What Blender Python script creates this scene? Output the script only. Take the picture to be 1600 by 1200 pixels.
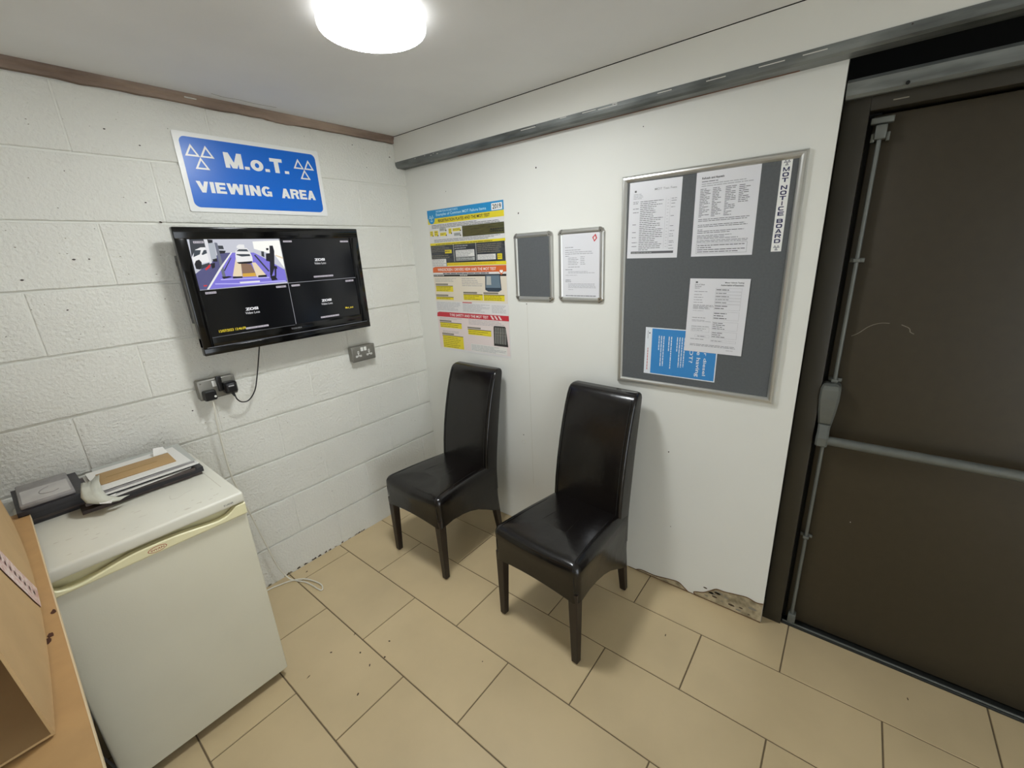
import bpy, bmesh, math, random
from mathutils import Vector, Matrix
random.seed(7)
PI = math.pi
scene = bpy.context.scene
for o in list(bpy.data.objects):
    bpy.data.objects.remove(o)
COL = scene.collection

# ------------------------------------------------------------------ camera
cam_data = bpy.data.cameras.new('camera')
cam_data.sensor_width = 36.0
cam_data.lens = 14.907
cam_data.clip_start = 0.02
cam = bpy.data.objects.new('camera', cam_data)
COL.objects.link(cam)
rt = Vector((0.61905863, -0.78387953, -0.04795102))
up = Vector((0.26001702, 0.14696585, 0.95435433))
fw = Vector((0.74105166, 0.60326936, -0.2948025))
M = Matrix(((rt.x, up.x, -fw.x, -1.7865), (rt.y, up.y, -fw.y, -2.186), (rt.z, up.z, -fw.z, 1.608), (0, 0, 0, 1)))
cam.matrix_world = M
scene.camera = cam
# ------------------------------------------------------------------ world, exposure
world = bpy.data.worlds.new('world')
scene.world = world
world.use_nodes = True
world.node_tree.nodes['Background'].inputs[0].default_value = (0.93, 1.0, 1.07, 1)
world.node_tree.nodes['Background'].inputs[1].default_value = 3.4   # added fill light, entering by an assumed opening behind the camera
scene.view_settings.view_transform = 'Standard'
scene.view_settings.look = 'None'
scene.view_settings.gamma = 1.0
scene.view_settings.use_curve_mapping = False
scene.view_settings.exposure = 0.0
LAMP = 76.0

# ------------------------------------------------------------------ materials
def srgb(r, g, b):
    f = lambda c: (c / 255 / 12.92) if c / 255 <= 0.04045 else ((c / 255 + 0.055) / 1.055) ** 2.4
    return (f(r), f(g), f(b), 1)

def mat(name, col, rough=0.6, metal=0.0, noise=0.0, nscale=20, bump=0.0, bscale=60, col2=None, emit=None, estr=1.0, spec=0.5,
        alpha=None, island=0.0, detail=4, coat=0.0, trans=0.0, pits=0.0, aniso=None):
    m = bpy.data.materials.new(name)
    m.use_nodes = True
    nt = m.node_tree
    b = nt.nodes['Principled BSDF']
    b.inputs['Roughness'].default_value = rough
    b.inputs['Metallic'].default_value = metal
    b.inputs['Specular IOR Level'].default_value = spec
    b.inputs['Coat Weight'].default_value = coat
    b.inputs['Transmission Weight'].default_value = trans
    b.inputs['Base Color'].default_value = col
    tc = nt.nodes.new('ShaderNodeTexCoord')
    out = None
    if noise > 0 or col2:
        n = nt.nodes.new('ShaderNodeTexNoise')
        n.inputs['Scale'].default_value = nscale
        n.inputs['Detail'].default_value = detail
        nt.links.new(tc.outputs['Object'], n.inputs['Vector'])
        if aniso:
            mp = nt.nodes.new('ShaderNodeMapping'); mp.inputs['Scale'].default_value = aniso
            nt.links.new(tc.outputs['Object'], mp.inputs['Vector']); nt.links.new(mp.outputs[0], n.inputs['Vector'])
        r = nt.nodes.new('ShaderNodeValToRGB')
        c2 = col2 or tuple([c * (1 - noise) for c in col[:3]] + [1])
        r.color_ramp.elements[0].position = 0.35; r.color_ramp.elements[0].color = c2
        r.color_ramp.elements[1].position = 0.62; r.color_ramp.elements[1].color = col
        nt.links.new(n.outputs['Fac'], r.inputs['Fac'])
        out = r.outputs['Color']
    if island > 0:
        g = nt.nodes.new('ShaderNodeNewGeometry')
        mr = nt.nodes.new('ShaderNodeMapRange')
        mr.inputs['To Min'].default_value = 1 - island; mr.inputs['To Max'].default_value = 1.0
        nt.links.new(g.outputs['Random Per Island'], mr.inputs['Value'])
        mx = nt.nodes.new('ShaderNodeVectorMath'); mx.operation = 'SCALE'
        if out: nt.links.new(out, mx.inputs[0])
        else: mx.inputs[0].default_value = col[:3]
        nt.links.new(mr.outputs[0], mx.inputs['Scale'])
        out = mx.outputs[0]
    hgt = None
    if bump > 0:
        n2 = nt.nodes.new('ShaderNodeTexNoise')
        n2.inputs['Scale'].default_value = bscale; n2.inputs['Detail'].default_value = 6
        nt.links.new(tc.outputs['Object'], n2.inputs['Vector'])
        bp = nt.nodes.new('ShaderNodeBump')
        bp.inputs['Strength'].default_value = bump; bp.inputs['Distance'].default_value = 0.004 if not pits else 0.006
        hgt = n2.outputs['Fac']
        if pits > 0:
            v = nt.nodes.new('ShaderNodeTexVoronoi'); v.inputs['Scale'].default_value = 38
            v.inputs['Randomness'].default_value = 1.0
            nt.links.new(tc.outputs['Object'], v.inputs['Vector'])
            n3 = nt.nodes.new('ShaderNodeTexNoise'); n3.inputs['Scale'].default_value = 9
            nt.links.new(tc.outputs['Object'], n3.inputs['Vector'])
            # pit where distance < threshold that varies with noise
            th = nt.nodes.new('ShaderNodeMapRange')
            th.inputs['From Min'].default_value = 0.47; th.inputs['From Max'].default_value = 0.75
            th.inputs['To Min'].default_value = 0.0; th.inputs['To Max'].default_value = 0.36
            nt.links.new(n3.outputs['Fac'], th.inputs['Value'])
            lt = nt.nodes.new('ShaderNodeMath'); lt.operation = 'LESS_THAN'
            nt.links.new(v.outputs['Distance'], lt.inputs[0]); nt.links.new(th.outputs[0], lt.inputs[1])
            ml = nt.nodes.new('ShaderNodeMath'); ml.operation = 'MULTIPLY'; ml.inputs[1].default_value = -pits
            nt.links.new(lt.outputs[0], ml.inputs[0])
            ad = nt.nodes.new('ShaderNodeMath'); ad.operation = 'ADD'
            nt.links.new(hgt, ad.inputs[0]); nt.links.new(ml.outputs[0], ad.inputs[1])
            hgt = ad.outputs[0]
        nt.links.new(hgt, bp.inputs['Height'])
        nt.links.new(bp.outputs['Normal'], b.inputs['Normal'])
    if out: nt.links.new(out, b.inputs['Base Color'])
    if emit:
        b.inputs['Emission Color'].default_value = emit
        b.inputs['Emission Strength'].default_value = estr
    if alpha is not None:
        b.inputs['Alpha'].default_value = alpha
    return m

S = srgb
MT = {}
def flat(name, rgb, **k):
    MT[name] = mat(name, S(*rgb), **k)
flat('block_paint', (226, 225, 216), rough=0.5, noise=0.04, nscale=3, bump=0.9, bscale=90, pits=2.0)
flat('mortar_paint', (224, 223, 214), rough=0.6, bump=0.3, bscale=40)
flat('board_paint', (227, 227, 220), rough=0.5, noise=0.03, nscale=2.0, bump=0.05, bscale=120)
flat('upper_paint', (224, 223, 215), rough=0.55, noise=0.03, nscale=3)
flat('ceiling_paint', (234, 235, 235), rough=0.8, noise=0.04, nscale=3, bump=0.1, bscale=300)
flat('tile', (214, 192, 151), rough=0.33, noise=0.09, nscale=3.5, island=0.06, bump=0.03, bscale=30)
flat('grout', (112, 97, 74), rough=0.85)
flat('dirt', (70, 54, 38), rough=0.9)
flat('hole', (60, 50, 42), rough=0.9)
flat('speck', (150, 142, 126), rough=0.9)
flat('torn_board', (183, 168, 138), rough=0.9, col2=S(120, 110, 86), nscale=22)
flat('torn_edge', (104, 76, 46), rough=0.9)
flat('seam_line', (196, 193, 178), rough=0.7)
flat('old_timber', (168, 148, 132), rough=0.85, col2=S(116, 98, 86), nscale=9, bump=0.6, bscale=30, aniso=(0.25, 1, 1))
flat('galvanised', (132, 136, 134), rough=0.45, metal=0.35, col2=S(70, 74, 72), nscale=16, aniso=(1, 0.2, 1), bump=0.1)
flat('paint_splash', (214, 212, 204), rough=0.6)
flat('rust', (120, 74, 48), rough=0.8)
flat('void_shade', (22, 22, 20), rough=0.9)  # near-black colour in place of the shade in gaps and holes
flat('door_brown', (57, 50, 37), rough=0.42, noise=0.08, nscale=30, bump=0.06, bscale=400)
flat('frame_brown', (46, 42, 32), rough=0.45, noise=0.1, nscale=8)
flat('bar_grey', (104, 107, 102), rough=0.4, metal=0.25, noise=0.08, nscale=30)
flat('alu', (204, 204, 200), rough=0.3, metal=0.85)
flat('chrome', (176, 174, 168), rough=0.2, metal=0.8)
flat('felt', (88, 91, 93), rough=0.75, noise=0.08, nscale=120, bump=0.15, bscale=500)
flat('paper', (222, 222, 226), rough=0.36, spec=0.9)
flat('paper_matt', (222, 220, 218), rough=0.5)
flat('ink', (90, 90, 94), rough=0.5)
flat('ink_pale', (160, 160, 163), rough=0.5)
flat('ink_dark', (44, 44, 48), rough=0.5)
flat('navy', (38, 40, 84), rough=0.4)
flat('leaflet_blue', (60, 136, 200), rough=0.4)
flat('leaflet_white', (225, 230, 236), rough=0.4)
flat('leaflet_red', (190, 80, 70), rough=0.4)
flat('sign_blue', (0, 104, 208), rough=0.3)
flat('sign_white', (238, 238, 234), rough=0.3)
flat('sign_back', (120, 120, 118), rough=0.5)
flat('p_blue', (38, 142, 200), rough=0.35)
flat('p_cyan', (190, 232, 246), rough=0.35)
flat('p_yellow', (226, 208, 44), rough=0.35)
flat('p_band', (216, 176, 40), rough=0.35)
flat('p_olive', (88, 88, 50), rough=0.35, col2=S(58, 58, 34), nscale=160, aniso=(0.1, 1, 1.5))
flat('p_dark', (50, 52, 56), rough=0.35, col2=S(74, 78, 82), nscale=60, aniso=(0.25, 1, 1.5))
flat('p_orange', (218, 106, 52), rough=0.35)
flat('p_cream', (224, 214, 196), rough=0.35)
flat('p_red', (196, 44, 58), rough=0.35)
flat('p_pink', (226, 212, 208), rough=0.35)
flat('p_black', (40, 38, 36), rough=0.35)
flat('p_brown', (96, 82, 40), rough=0.35)
flat('p_grey', (128, 122, 108), rough=0.35)
flat('p_glass', (110, 128, 140), rough=0.3)
flat('p_glass_dark', (62, 74, 86), rough=0.3)
flat('leather', (17, 13, 12), rough=0.22, noise=0.25, nscale=9, bump=0.4, bscale=13, spec=0.55)
flat('leather_seam', (16, 13, 12), rough=0.5)
flat('dark_wood', (36, 25, 20), rough=0.4, col2=S(20, 14, 11), nscale=12, aniso=(1, 1, 0.15))
flat('glide', (150, 130, 104), rough=0.6)
flat('fridge_door', (216, 212, 192), rough=0.42, noise=0.03, nscale=5, bump=0.05, bscale=240)
flat('fridge_top', (226, 224, 210), rough=0.4, noise=0.05, nscale=6)
flat('fridge_dirt', (204, 198, 182), rough=0.6)
flat('fridge_body', (206, 205, 196), rough=0.45)
flat('cream_plastic', (238, 232, 190), rough=0.35)
flat('cream_recess', (214, 206, 166), rough=0.45)
flat('badge_red', (176, 76, 50), rough=0.4)
flat('black_plastic', (18, 18, 20), rough=0.35)
flat('gloss_black', (5, 5, 6), rough=0.10)
flat('screen_black', (6, 7, 12), rough=0.16)
flat('bezel_line', (120, 122, 130), rough=0.3)
flat('tv_logo', (130, 130, 134), rough=0.3)
flat('socket_metal', (134, 132, 124), rough=0.38, metal=0.45)
flat('white_plastic', (232, 232, 226), rough=0.35)
flat('white_cable', (226, 222, 208), rough=0.45)
flat('black_cable', (24, 20, 18), rough=0.45)
flat('cardboard', (198, 165, 118), rough=0.8, noise=0.08, nscale=8, bump=0.1, bscale=60)
flat('cardboard_edge', (214, 188, 140), rough=0.8)
flat('board_tan', (190, 151, 100), rough=0.6, noise=0.08, nscale=20)
flat('board_edge', (222, 202, 164), rough=0.6)
flat('chip', (78, 46, 28), rough=0.9)
flat('tape', (232, 214, 206), rough=0.4, col2=S(206, 160, 152), nscale=90)
flat('tape_print', (140, 110, 104), rough=0.5)
flat('filler_dark', (30, 34, 28), rough=0.6)  # near-black colour of the block added as shade under the table
flat('steel_dark', (50, 52, 50), rough=0.5, metal=0.5)
flat('mag_dark', (46, 44, 50), rough=0.4, col2=S(24, 24, 30), nscale=200, aniso=(0.2, 1, 3))
flat('mag_brown', (92, 80, 74), rough=0.5, col2=S(50, 42, 44), nscale=200, aniso=(0.2, 1, 3))
flat('mag_grey', (150, 146, 144), rough=0.45, noise=0.2, nscale=30)
flat('mag_cover', (190, 186, 182), rough=0.25, noise=0.12, nscale=14)
flat('sheet', (226, 224, 218), rough=0.5)
flat('sheet_grey', (180, 182, 176), rough=0.4)
flat('poly_bag', (204, 204, 190), rough=0.28, noise=0.15, nscale=20)
flat('envelope', (178, 146, 100), rough=0.7, noise=0.06, nscale=12)
flat('envelope_line', (146, 122, 66), rough=0.7)
MT['lamp_glow'] = mat('lamp_glow', (0.9, 0.9, 0.9, 1), rough=0.5, emit=(0.965, 1.0, 1.02, 1), estr=LAMP)
MT['lamp_base'] = mat('lamp_base', (0.85, 0.85, 0.85, 1), rough=0.4, emit=(1.0, 0.99, 0.97, 1), estr=2.2)
def em(name, rgb, s=1.0):
    MT[name] = mat(name, (0, 0, 0, 1), rough=0.3, emit=S(*rgb), estr=s)
em('img_wall', (200, 202, 212)); em('img_floor_dark', (88, 88, 130)); em('img_floor', (128, 120, 214)); em('img_dark', (60, 64, 70))
em('img_white', (236, 236, 236)); em('img_glass', (64, 72, 80)); em('img_black', (34, 34, 40)); em('img_red', (206, 60, 60))
em('img_grey', (222, 222, 226)); em('img_greyl', (176, 182, 190)); em('img_steel', (112, 116, 130)); em('img_tan', (232, 214, 182))
em('img_brown', (140, 112, 92)); em('img_yellow', (216, 170, 70)); em('img_bright', (252, 252, 246)); em('img_lilac', (186, 182, 246))
em('img_label', (196, 190, 198)); em('img_text', (230, 230, 232)); em('img_time', (232, 208, 60)); em('img_line', (170, 172, 178)); em('img_labtxt', (90, 84, 96))

# ------------------------------------------------------------------ mesh builder
class MB:
    def __init__(s):
        s.v = []; s.f = []; s.mi = []; s.sm = []; s.mats = []
    def m(s, name):
        if name not in s.mats: s.mats.append(name)
        return s.mats.index(name)
    def add(s, vs, fs, mt, smooth=False):
        o = len(s.v); i = s.m(mt)
        s.v += [tuple(p) for p in vs]
        for f in fs:
            s.f.append([o + k for k in f]); s.mi.append(i); s.sm.append(smooth)
    def box(s, x0, x1, y0, y1, z0, z1, mt, bev=0.0, seg=2, smooth=False):
        if bev <= 0:
            v = [(x, y, z) for x in (x0, x1) for y in (y0, y1) for z in (z0, z1)]
            s.add(v, [(0, 1, 3, 2), (4, 6, 7, 5), (0, 4, 5, 1), (2, 3, 7, 6), (0, 2, 6, 4), (1, 5, 7, 3)], mt, smooth)
            return
        bm = bmesh.new()
        bmesh.ops.create_cube(bm, size=1)
        for q in bm.verts:
            q.co = Vector(((x0 + x1) / 2 + q.co.x * (x1 - x0), (y0 + y1) / 2 + q.co.y * (y1 - y0), (z0 + z1) / 2 + q.co.z * (z1 - z0)))
        bmesh.ops.bevel(bm, geom=list(bm.edges), offset=bev, segments=seg, affect='EDGES', profile=0.5)
        s.bm(bm, mt, True); bm.free()
    def bm(s, bm, mt, smooth=False):
        bm.verts.ensure_lookup_table(); bm.verts.index_update()
        s.add([q.co for q in bm.verts], [[q.index for q in f.verts] for f in bm.faces], mt, smooth)
    def ring(s, rings, mt, cap0=True, cap1=True, smooth=True, closed=True):
        n = len(rings[0]); vs = [p for r in rings for p in r]; fs = []
        for i in range(len(rings) - 1):
            for j in range(n if closed else n - 1):
                k = (j + 1) % n
                fs.append((i * n + j, i * n + k, (i + 1) * n + k, (i + 1) * n + j))
        s.add(vs, fs, mt, smooth)
        if cap0: s.add(rings[0], [list(range(n))[::-1]], mt)
        if cap1: s.add(rings[-1], [list(range(n))], mt)
    def tube(s, pts, r, mt, n=10, rad=None):
        P = [Vector(p) for p in pts]; rings = []
        ref = None
        for i, p in enumerate(P):
            t = (P[min(i + 1, len(P) - 1)] - P[max(i - 1, 0)]).normalized()
            if ref is None:
                ref = t.orthogonal().normalized()
            ref = (ref - t * ref.dot(t)).normalized()
            b = t.cross(ref); q = rad[i] if rad else r
            rings.append([p + (ref * math.cos(a) + b * math.sin(a)) * q for a in [2 * PI * k / n for k in range(n)]])
        s.ring(rings, mt)
    def cyl(s, a, b, r, mt, n=20, r2=None):
        s.tube([a, b], r, mt, n, rad=[r, r2 if r2 is not None else r])
    # flat things on a wall plane facing -y ; n = distance in front of y = 0
    def rect(s, x0, z0, x1, z1, n, mt):
        s.poly([(x0, z0), (x1, z0), (x1, z1), (x0, z1)], n, mt)
    def poly(s, pts, n, mt):
        a = sum(pts[i][0] * pts[(i + 1) % len(pts)][1] - pts[(i + 1) % len(pts)][0] * pts[i][1] for i in range(len(pts)))
        if a < 0: pts = pts[::-1]
        s.add([(p[0], -n, p[1]) for p in pts], [list(range(len(pts)))], mt)
    def text(s, txt, x0, z0, x1, z1, n, mt, bold=0.0, rot=0, italic=0):
        vs, fs = glyphs(txt, bold)
        xs = [v[0] for v in vs]; ys = [v[1] for v in vs]
        ax, bx, ay, by = min(xs), max(xs), min(ys), max(ys)
        out = []
        for x, y in vs:
            u = (x - ax) / (bx - ax); w = (y - ay) / (by - ay)
            if rot == 0: out.append((x0 + u * (x1 - x0), -n, z0 + w * (z1 - z0)))
            elif rot == -90: out.append((x0 + w * (x1 - x0), -n, z1 - u * (z1 - z0)))
        s.add(out, fs, mt)
    def block(s, txt, x0, z0, x1, z1, n, mt, t=.3, hb=.2, gap=.14, square=False):
        # heavy grotesque capitals drawn from bars and bows
        ws = [GW.get(c, 1.0) for c in txt]; tot = sum(ws) + gap * (len(txt) - 1)
        k = (x1 - x0) / tot; x = x0; m_ = 0
        for c, w in zip(txt, ws):
            for P in letter(c, t / w, hb, square):
                m_ += 1
                s.poly([(x + p[0] * w * k, z0 + p[1] * (z1 - z0)) for p in P], n + m_ * 2e-6, mt)
            x += (w + gap) * k
    def build(s, name, parent=None, loc=None, rz=None, subsurf=0):
        me = bpy.data.meshes.new(name)
        me.from_pydata(s.v, [], s.f)
        for k in s.mats: me.materials.append(MT[k])
        for p, i, q in zip(me.polygons, s.mi, s.sm):
            p.material_index = i; p.use_smooth = q
        me.update()
        o = bpy.data.objects.new(name, me)
        COL.objects.link(o)
        if parent: o.parent = parent
        if loc: o.location = loc
        if rz is not None: o.rotation_euler = (0, 0, rz)
        return o

GW = {'.': .34, 'I': .34, 'W': 1.5, 'M': 1.2, ' ': .4, 'o': .92, 'E': .88, 'T': .95}
def letter(c, t, h, sq):
    B = lambda x0, z0, x1, z1: [(x0, z0), (x1, z0), (x1, z1), (x0, z1)]
    D = lambda xt, xb, w=t, zt=1, zb=0: [(xb, zb), (xb + w, zb), (xt + w, zt), (xt, zt)]
    def bow(x0, z0, x1, z1, a0, a1, tt=t, hh=h):
        cx, cz, rx, rz = (x0 + x1) / 2, (z0 + z1) / 2, (x1 - x0) / 2, (z1 - z0) / 2
        e = .55 if sq else 1.0
        def pt(a, rx, rz):
            ca, sa = math.cos(a), math.sin(a)
            return (cx + rx * math.copysign(abs(ca) ** e, ca), cz + rz * math.copysign(abs(sa) ** e, sa))
        out = []; N = 20
        for i in range(N):
            a, b = a0 + (a1 - a0) * i / N, a0 + (a1 - a0) * (i + 1) / N
            out.append([pt(a, rx, rz), pt(b, rx, rz), pt(b, rx - tt, rz - hh), pt(a, rx - tt, rz - hh)])
        return out
    if c == '.': return [B(0, 0, 1, .2)]
    if c == 'I': return [B(0, 0, 1, 1)]
    if c == 'T': return [B(.5 - t / 2, 0, .5 + t / 2, 1), B(0, 1 - h, 1, 1)]
    if c == 'E': return [B(0, 0, t, 1), B(0, 0, 1, h), B(0, 1 - h, 1, 1), B(0, .5 - h / 2, .92, .5 + h / 2)]
    if c == 'N': return [B(0, 0, t, 1), B(1 - t, 0, 1, 1), D(0, 1 - t)]
    if c == 'M': return [B(0, 0, t * .9, 1), B(1 - t * .9, 0, 1, 1), D(0, .5 - t / 2.2, t * .95), D(1 - t * .95, .5 - t / 2.2, t * .95)]
    if c == 'V': return [D(0, .5 - t / 2), D(1 - t, .5 - t / 2)]
    if c == 'W': return [D(0, .25 - t / 2), D(.5 - t / 2, .25 - t / 2), D(.5 - t / 2, .75 - t / 2), D(1 - t, .75 - t / 2)]
    if c == 'A': return [D(.5 - t / 2, 0), D(.5 - t / 2, 1 - t), B(.22, .2, .78, .2 + h * .85)]
    if c == 'O': return bow(0, 0, 1, 1, 0, 2 * PI)
    if c == 'o': return bow(0, -.02, 1, .74, 0, 2 * PI, t * .9, h * .9)
    if c == 'C': return bow(0, 0, 1, 1, .7, 2 * PI - .7)
    if c == 'G': return bow(0, 0, 1, 1, .75, 2 * PI - .75) + [B(1 - t * .75, 0.02, 1, .52), B(.55, .52 - h * .8, 1, .52)]
    if c == 'R': return [B(0, 0, t, 1), B(0, 1 - h, .6, 1), B(0, .42, .6, .42 + h * .9)] + bow(.2, .42, 1, 1, -PI / 2, PI / 2, t, h * .95) + [D(.5, 1 - t * .95, t * .95, .5, 0)]
    if c == 'D': return [B(0, 0, t, 1), B(0, 1 - h, .5, 1), B(0, 0, .5, h)] + bow(0, 0, 1, 1, -PI / 2, PI / 2)
    if c == 'B': return [B(0, 0, t, 1), B(0, 1 - h, .5, 1), B(0, 0, .5, h), B(0, .5 - h / 2, .6, .5 + h / 2)] + bow(0, 0, 1, .5 + h / 2, -PI / 2, PI / 2) + bow(0, .5 - h / 2, .96, 1, -PI / 2, PI / 2)
    return []
GC = {}
def glyphs(txt, bold):
    k = (txt, bold)
    if k in GC: return GC[k]
    cu = bpy.data.curves.new('glyphs', 'FONT')
    cu.body = txt; cu.size = 1; cu.resolution_u = 3; cu.offset = bold
    ob = bpy.data.objects.new('glyphs', cu); COL.objects.link(ob)
    dg = bpy.context.evaluated_depsgraph_get(); dg.update()
    me = bpy.data.meshes.new_from_object(ob.evaluated_get(dg))
    vs = [(v.co.x, v.co.y) for v in me.vertices]; fs = [list(p.vertices) for p in me.polygons]
    # faces towards the room
    if me.polygons and me.polygons[0].normal.z < 0: fs = [f[::-1] for f in fs]
    bpy.data.objects.remove(ob); bpy.data.meshes.remove(me); bpy.data.curves.remove(cu)
    GC[k] = (vs, fs)
    return GC[k]

def tag(o, label=None, cat=None, group=None, kind=None):
    if label: o['label'] = label
    if cat: o['category'] = cat
    if group: o['group'] = group
    if kind: o['kind'] = kind
    return o
def thing(name, label, cat, loc=(0, 0, 0), rz=0, group=None, kind=None):
    o = bpy.data.objects.new(name, None); o.empty_display_size = 0.05
    COL.objects.link(o); o.location = loc; o.rotation_euler = (0, 0, rz)
    return tag(o, label, cat, group, kind)
RW = -PI / 2     # rotation of things hung on the right-hand wall (local -y points into the room)
def smooth_path(pts, k=8):
    P = [Vector(p) for p in pts]; out = []
    for i in range(len(P) - 1):
        a = P[max(i - 1, 0)]; b = P[i]; c = P[i + 1]; d = P[min(i + 2, len(P) - 1)]
        for j in range(k):
            t = j / k
            out.append(0.5 * ((2 * b) + (c - a) * t + (2 * a - 5 * b + 4 * c - d) * t * t + (3 * b - a - 3 * c + d) * t ** 3))
    out.append(P[-1])
    return out

TVIMG = [
    ('img_wall', [(-0.344, 0.459), (0.0, 0.454), (-0.003, 0.27), (-0.351, 0.266)]),
    ('img_floor_dark', [(-0.351, 0.328), (-0.307, 0.358), (-0.251, 0.404), (-0.209, 0.404), (-0.324, 0.261), (-0.351, 0.265)]),
    ('img_floor', [(-0.324, 0.262), (-0.209, 0.404), (-0.12, 0.402), (-0.102, 0.391), (-0.004, 0.324), (-0.003, 0.27)]),
    ('img_dark', [(-0.343, 0.458), (-0.294, 0.458), (-0.294, 0.427), (-0.33, 0.42), (-0.35, 0.391)]),
    ('img_white', [(-0.349, 0.388), (-0.332, 0.418), (-0.312, 0.427), (-0.296, 0.427), (-0.292, 0.389), (-0.294, 0.371), (-0.32, 0.367), (-0.342, 0.36), (-0.347, 0.363)]),
    ('img_glass', [(-0.335, 0.417), (-0.313, 0.417), (-0.32, 0.401), (-0.344, 0.391)]),
    ('img_glass', [(-0.314, 0.401), (-0.303, 0.417), (-0.293, 0.417), (-0.293, 0.405), (-0.311, 0.398)]),
    ('img_black', [(-0.346, 0.365), (-0.339, 0.377), (-0.327, 0.381), (-0.321, 0.371), (-0.323, 0.356), (-0.332, 0.343), (-0.345, 0.346)]),
    ('img_dark', [(-0.322, 0.361), (-0.295, 0.368), (-0.295, 0.357), (-0.331, 0.343)]),
    ('img_red', [(-0.316, 0.343), (-0.297, 0.36), (-0.291, 0.36), (-0.297, 0.349), (-0.312, 0.339)]),
    ('img_black', [(-0.291, 0.363), (-0.275, 0.367), (-0.279, 0.348), (-0.29, 0.344)]),
    ('img_dark', [(-0.25, 0.433), (-0.232, 0.432), (-0.231, 0.418), (-0.252, 0.419)]),
    ('img_black', [(-0.251, 0.414), (-0.226, 0.412), (-0.231, 0.402), (-0.252, 0.401)]),
    ('img_grey', [(-0.295, 0.459), (-0.28, 0.457), (-0.285, 0.368), (-0.294, 0.363)]),
    ('img_greyl', [(-0.283, 0.444), (-0.261, 0.443), (-0.265, 0.377), (-0.286, 0.372)]),
    ('img_black', [(-0.283, 0.457), (-0.264, 0.455), (-0.266, 0.444), (-0.282, 0.442)]),
    ('img_black', [(-0.281, 0.38), (-0.264, 0.384), (-0.265, 0.371), (-0.28, 0.371)]),
    ('img_steel', [(-0.26, 0.445), (-0.25, 0.443), (-0.248, 0.309), (-0.26, 0.302)]),
    ('img_white', [(-0.327, 0.264), (-0.264, 0.344), (-0.208, 0.406), (-0.203, 0.405), (-0.253, 0.346), (-0.319, 0.263)]),
    ('img_dark', [(-0.251, 0.333), (-0.213, 0.386), (-0.212, 0.382), (-0.246, 0.333)]),
    ('img_tan', [(-0.222, 0.31), (-0.194, 0.385), (-0.18, 0.357), (-0.186, 0.304)]),
    ('img_brown', [(-0.18, 0.36), (-0.141, 0.355), (-0.13, 0.312), (-0.184, 0.314)]),
    ('img_tan', [(-0.137, 0.361), (-0.122, 0.361), (-0.087, 0.302), (-0.129, 0.3)]),
    ('img_yellow', [(-0.183, 0.318), (-0.132, 0.318), (-0.13, 0.303), (-0.185, 0.304)]),
    ('img_white', [(-0.19, 0.41), (-0.175, 0.421), (-0.144, 0.421), (-0.135, 0.406), (-0.13, 0.383), (-0.131, 0.367), (-0.143, 0.358), (-0.188, 0.361), (-0.195, 0.367), (-0.195, 0.388)]),
    ('img_glass', [(-0.187, 0.409), (-0.176, 0.417), (-0.145, 0.416), (-0.139, 0.407)]),
    ('img_glass', [(-0.19, 0.398), (-0.138, 0.396), (-0.137, 0.388), (-0.171, 0.387), (-0.189, 0.394)]),
    ('img_black', [(-0.195, 0.365), (-0.134, 0.367), (-0.136, 0.36), (-0.144, 0.357), (-0.188, 0.358)]),
    ('img_white', [(-0.182, 0.429), (-0.172, 0.436), (-0.152, 0.435), (-0.152, 0.422), (-0.183, 0.421)]),
    ('img_black', [(-0.223, 0.308), (-0.186, 0.307), (-0.186, 0.3), (-0.223, 0.3)]),
    ('img_black', [(-0.122, 0.306), (-0.087, 0.307), (-0.088, 0.297), (-0.124, 0.298)]),
    ('img_black', [(-0.264, 0.31), (-0.235, 0.311), (-0.224, 0.307), (-0.258, 0.301)]),
    ('img_bright', [(-0.116, 0.447), (-0.002, 0.451), (-0.003, 0.328), (-0.035, 0.389), (-0.116, 0.417)]),
    ('img_tan', [(-0.032, 0.39), (-0.003, 0.378), (-0.002, 0.371), (-0.033, 0.385)]),
    ('img_dark', [(-0.122, 0.391), (-0.116, 0.393), (-0.071, 0.322), (-0.077, 0.319)]),
    ('img_dark', [(-0.089, 0.407), (-0.078, 0.405), (-0.081, 0.381), (-0.092, 0.387)]),
    ('img_black', [(-0.072, 0.396), (-0.055, 0.397), (-0.061, 0.361), (-0.077, 0.366)]),
    ('img_black', [(-0.05, 0.429), (-0.036, 0.429), (-0.034, 0.406), (-0.048, 0.333), (-0.068, 0.296), (-0.073, 0.303)]),
    ('img_black', [(-0.067, 0.419), (-0.056, 0.419), (-0.058, 0.41), (-0.067, 0.41)]),
    ('img_black', [(-0.065, 0.349), (-0.036, 0.34), (-0.036, 0.329), (-0.065, 0.334)]),
    ('img_black', [(-0.074, 0.299), (-0.053, 0.301), (-0.044, 0.282), (-0.07, 0.28)]),
    ('img_black', [(-0.048, 0.333), (-0.04, 0.333), (-0.048, 0.294), (-0.054, 0.298)]),
    ('img_lilac', [(-0.293, 0.286), (-0.197, 0.279), (-0.013, 0.277), (-0.008, 0.272), (-0.198, 0.275), (-0.294, 0.282)]),
    ('img_lilac', [(-0.269, 0.301), (-0.079, 0.297), (-0.078, 0.292), (-0.27, 0.297)]),
    ('img_white', [(-0.202, 0.285), (-0.121, 0.284), (-0.121, 0.278), (-0.2, 0.279)]),
    ('img_red', [(-0.335, 0.282), (-0.322, 0.282), (-0.325, 0.277), (-0.335, 0.277)]),
]
# ================================================================== the room
CZ = 2.267
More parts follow.
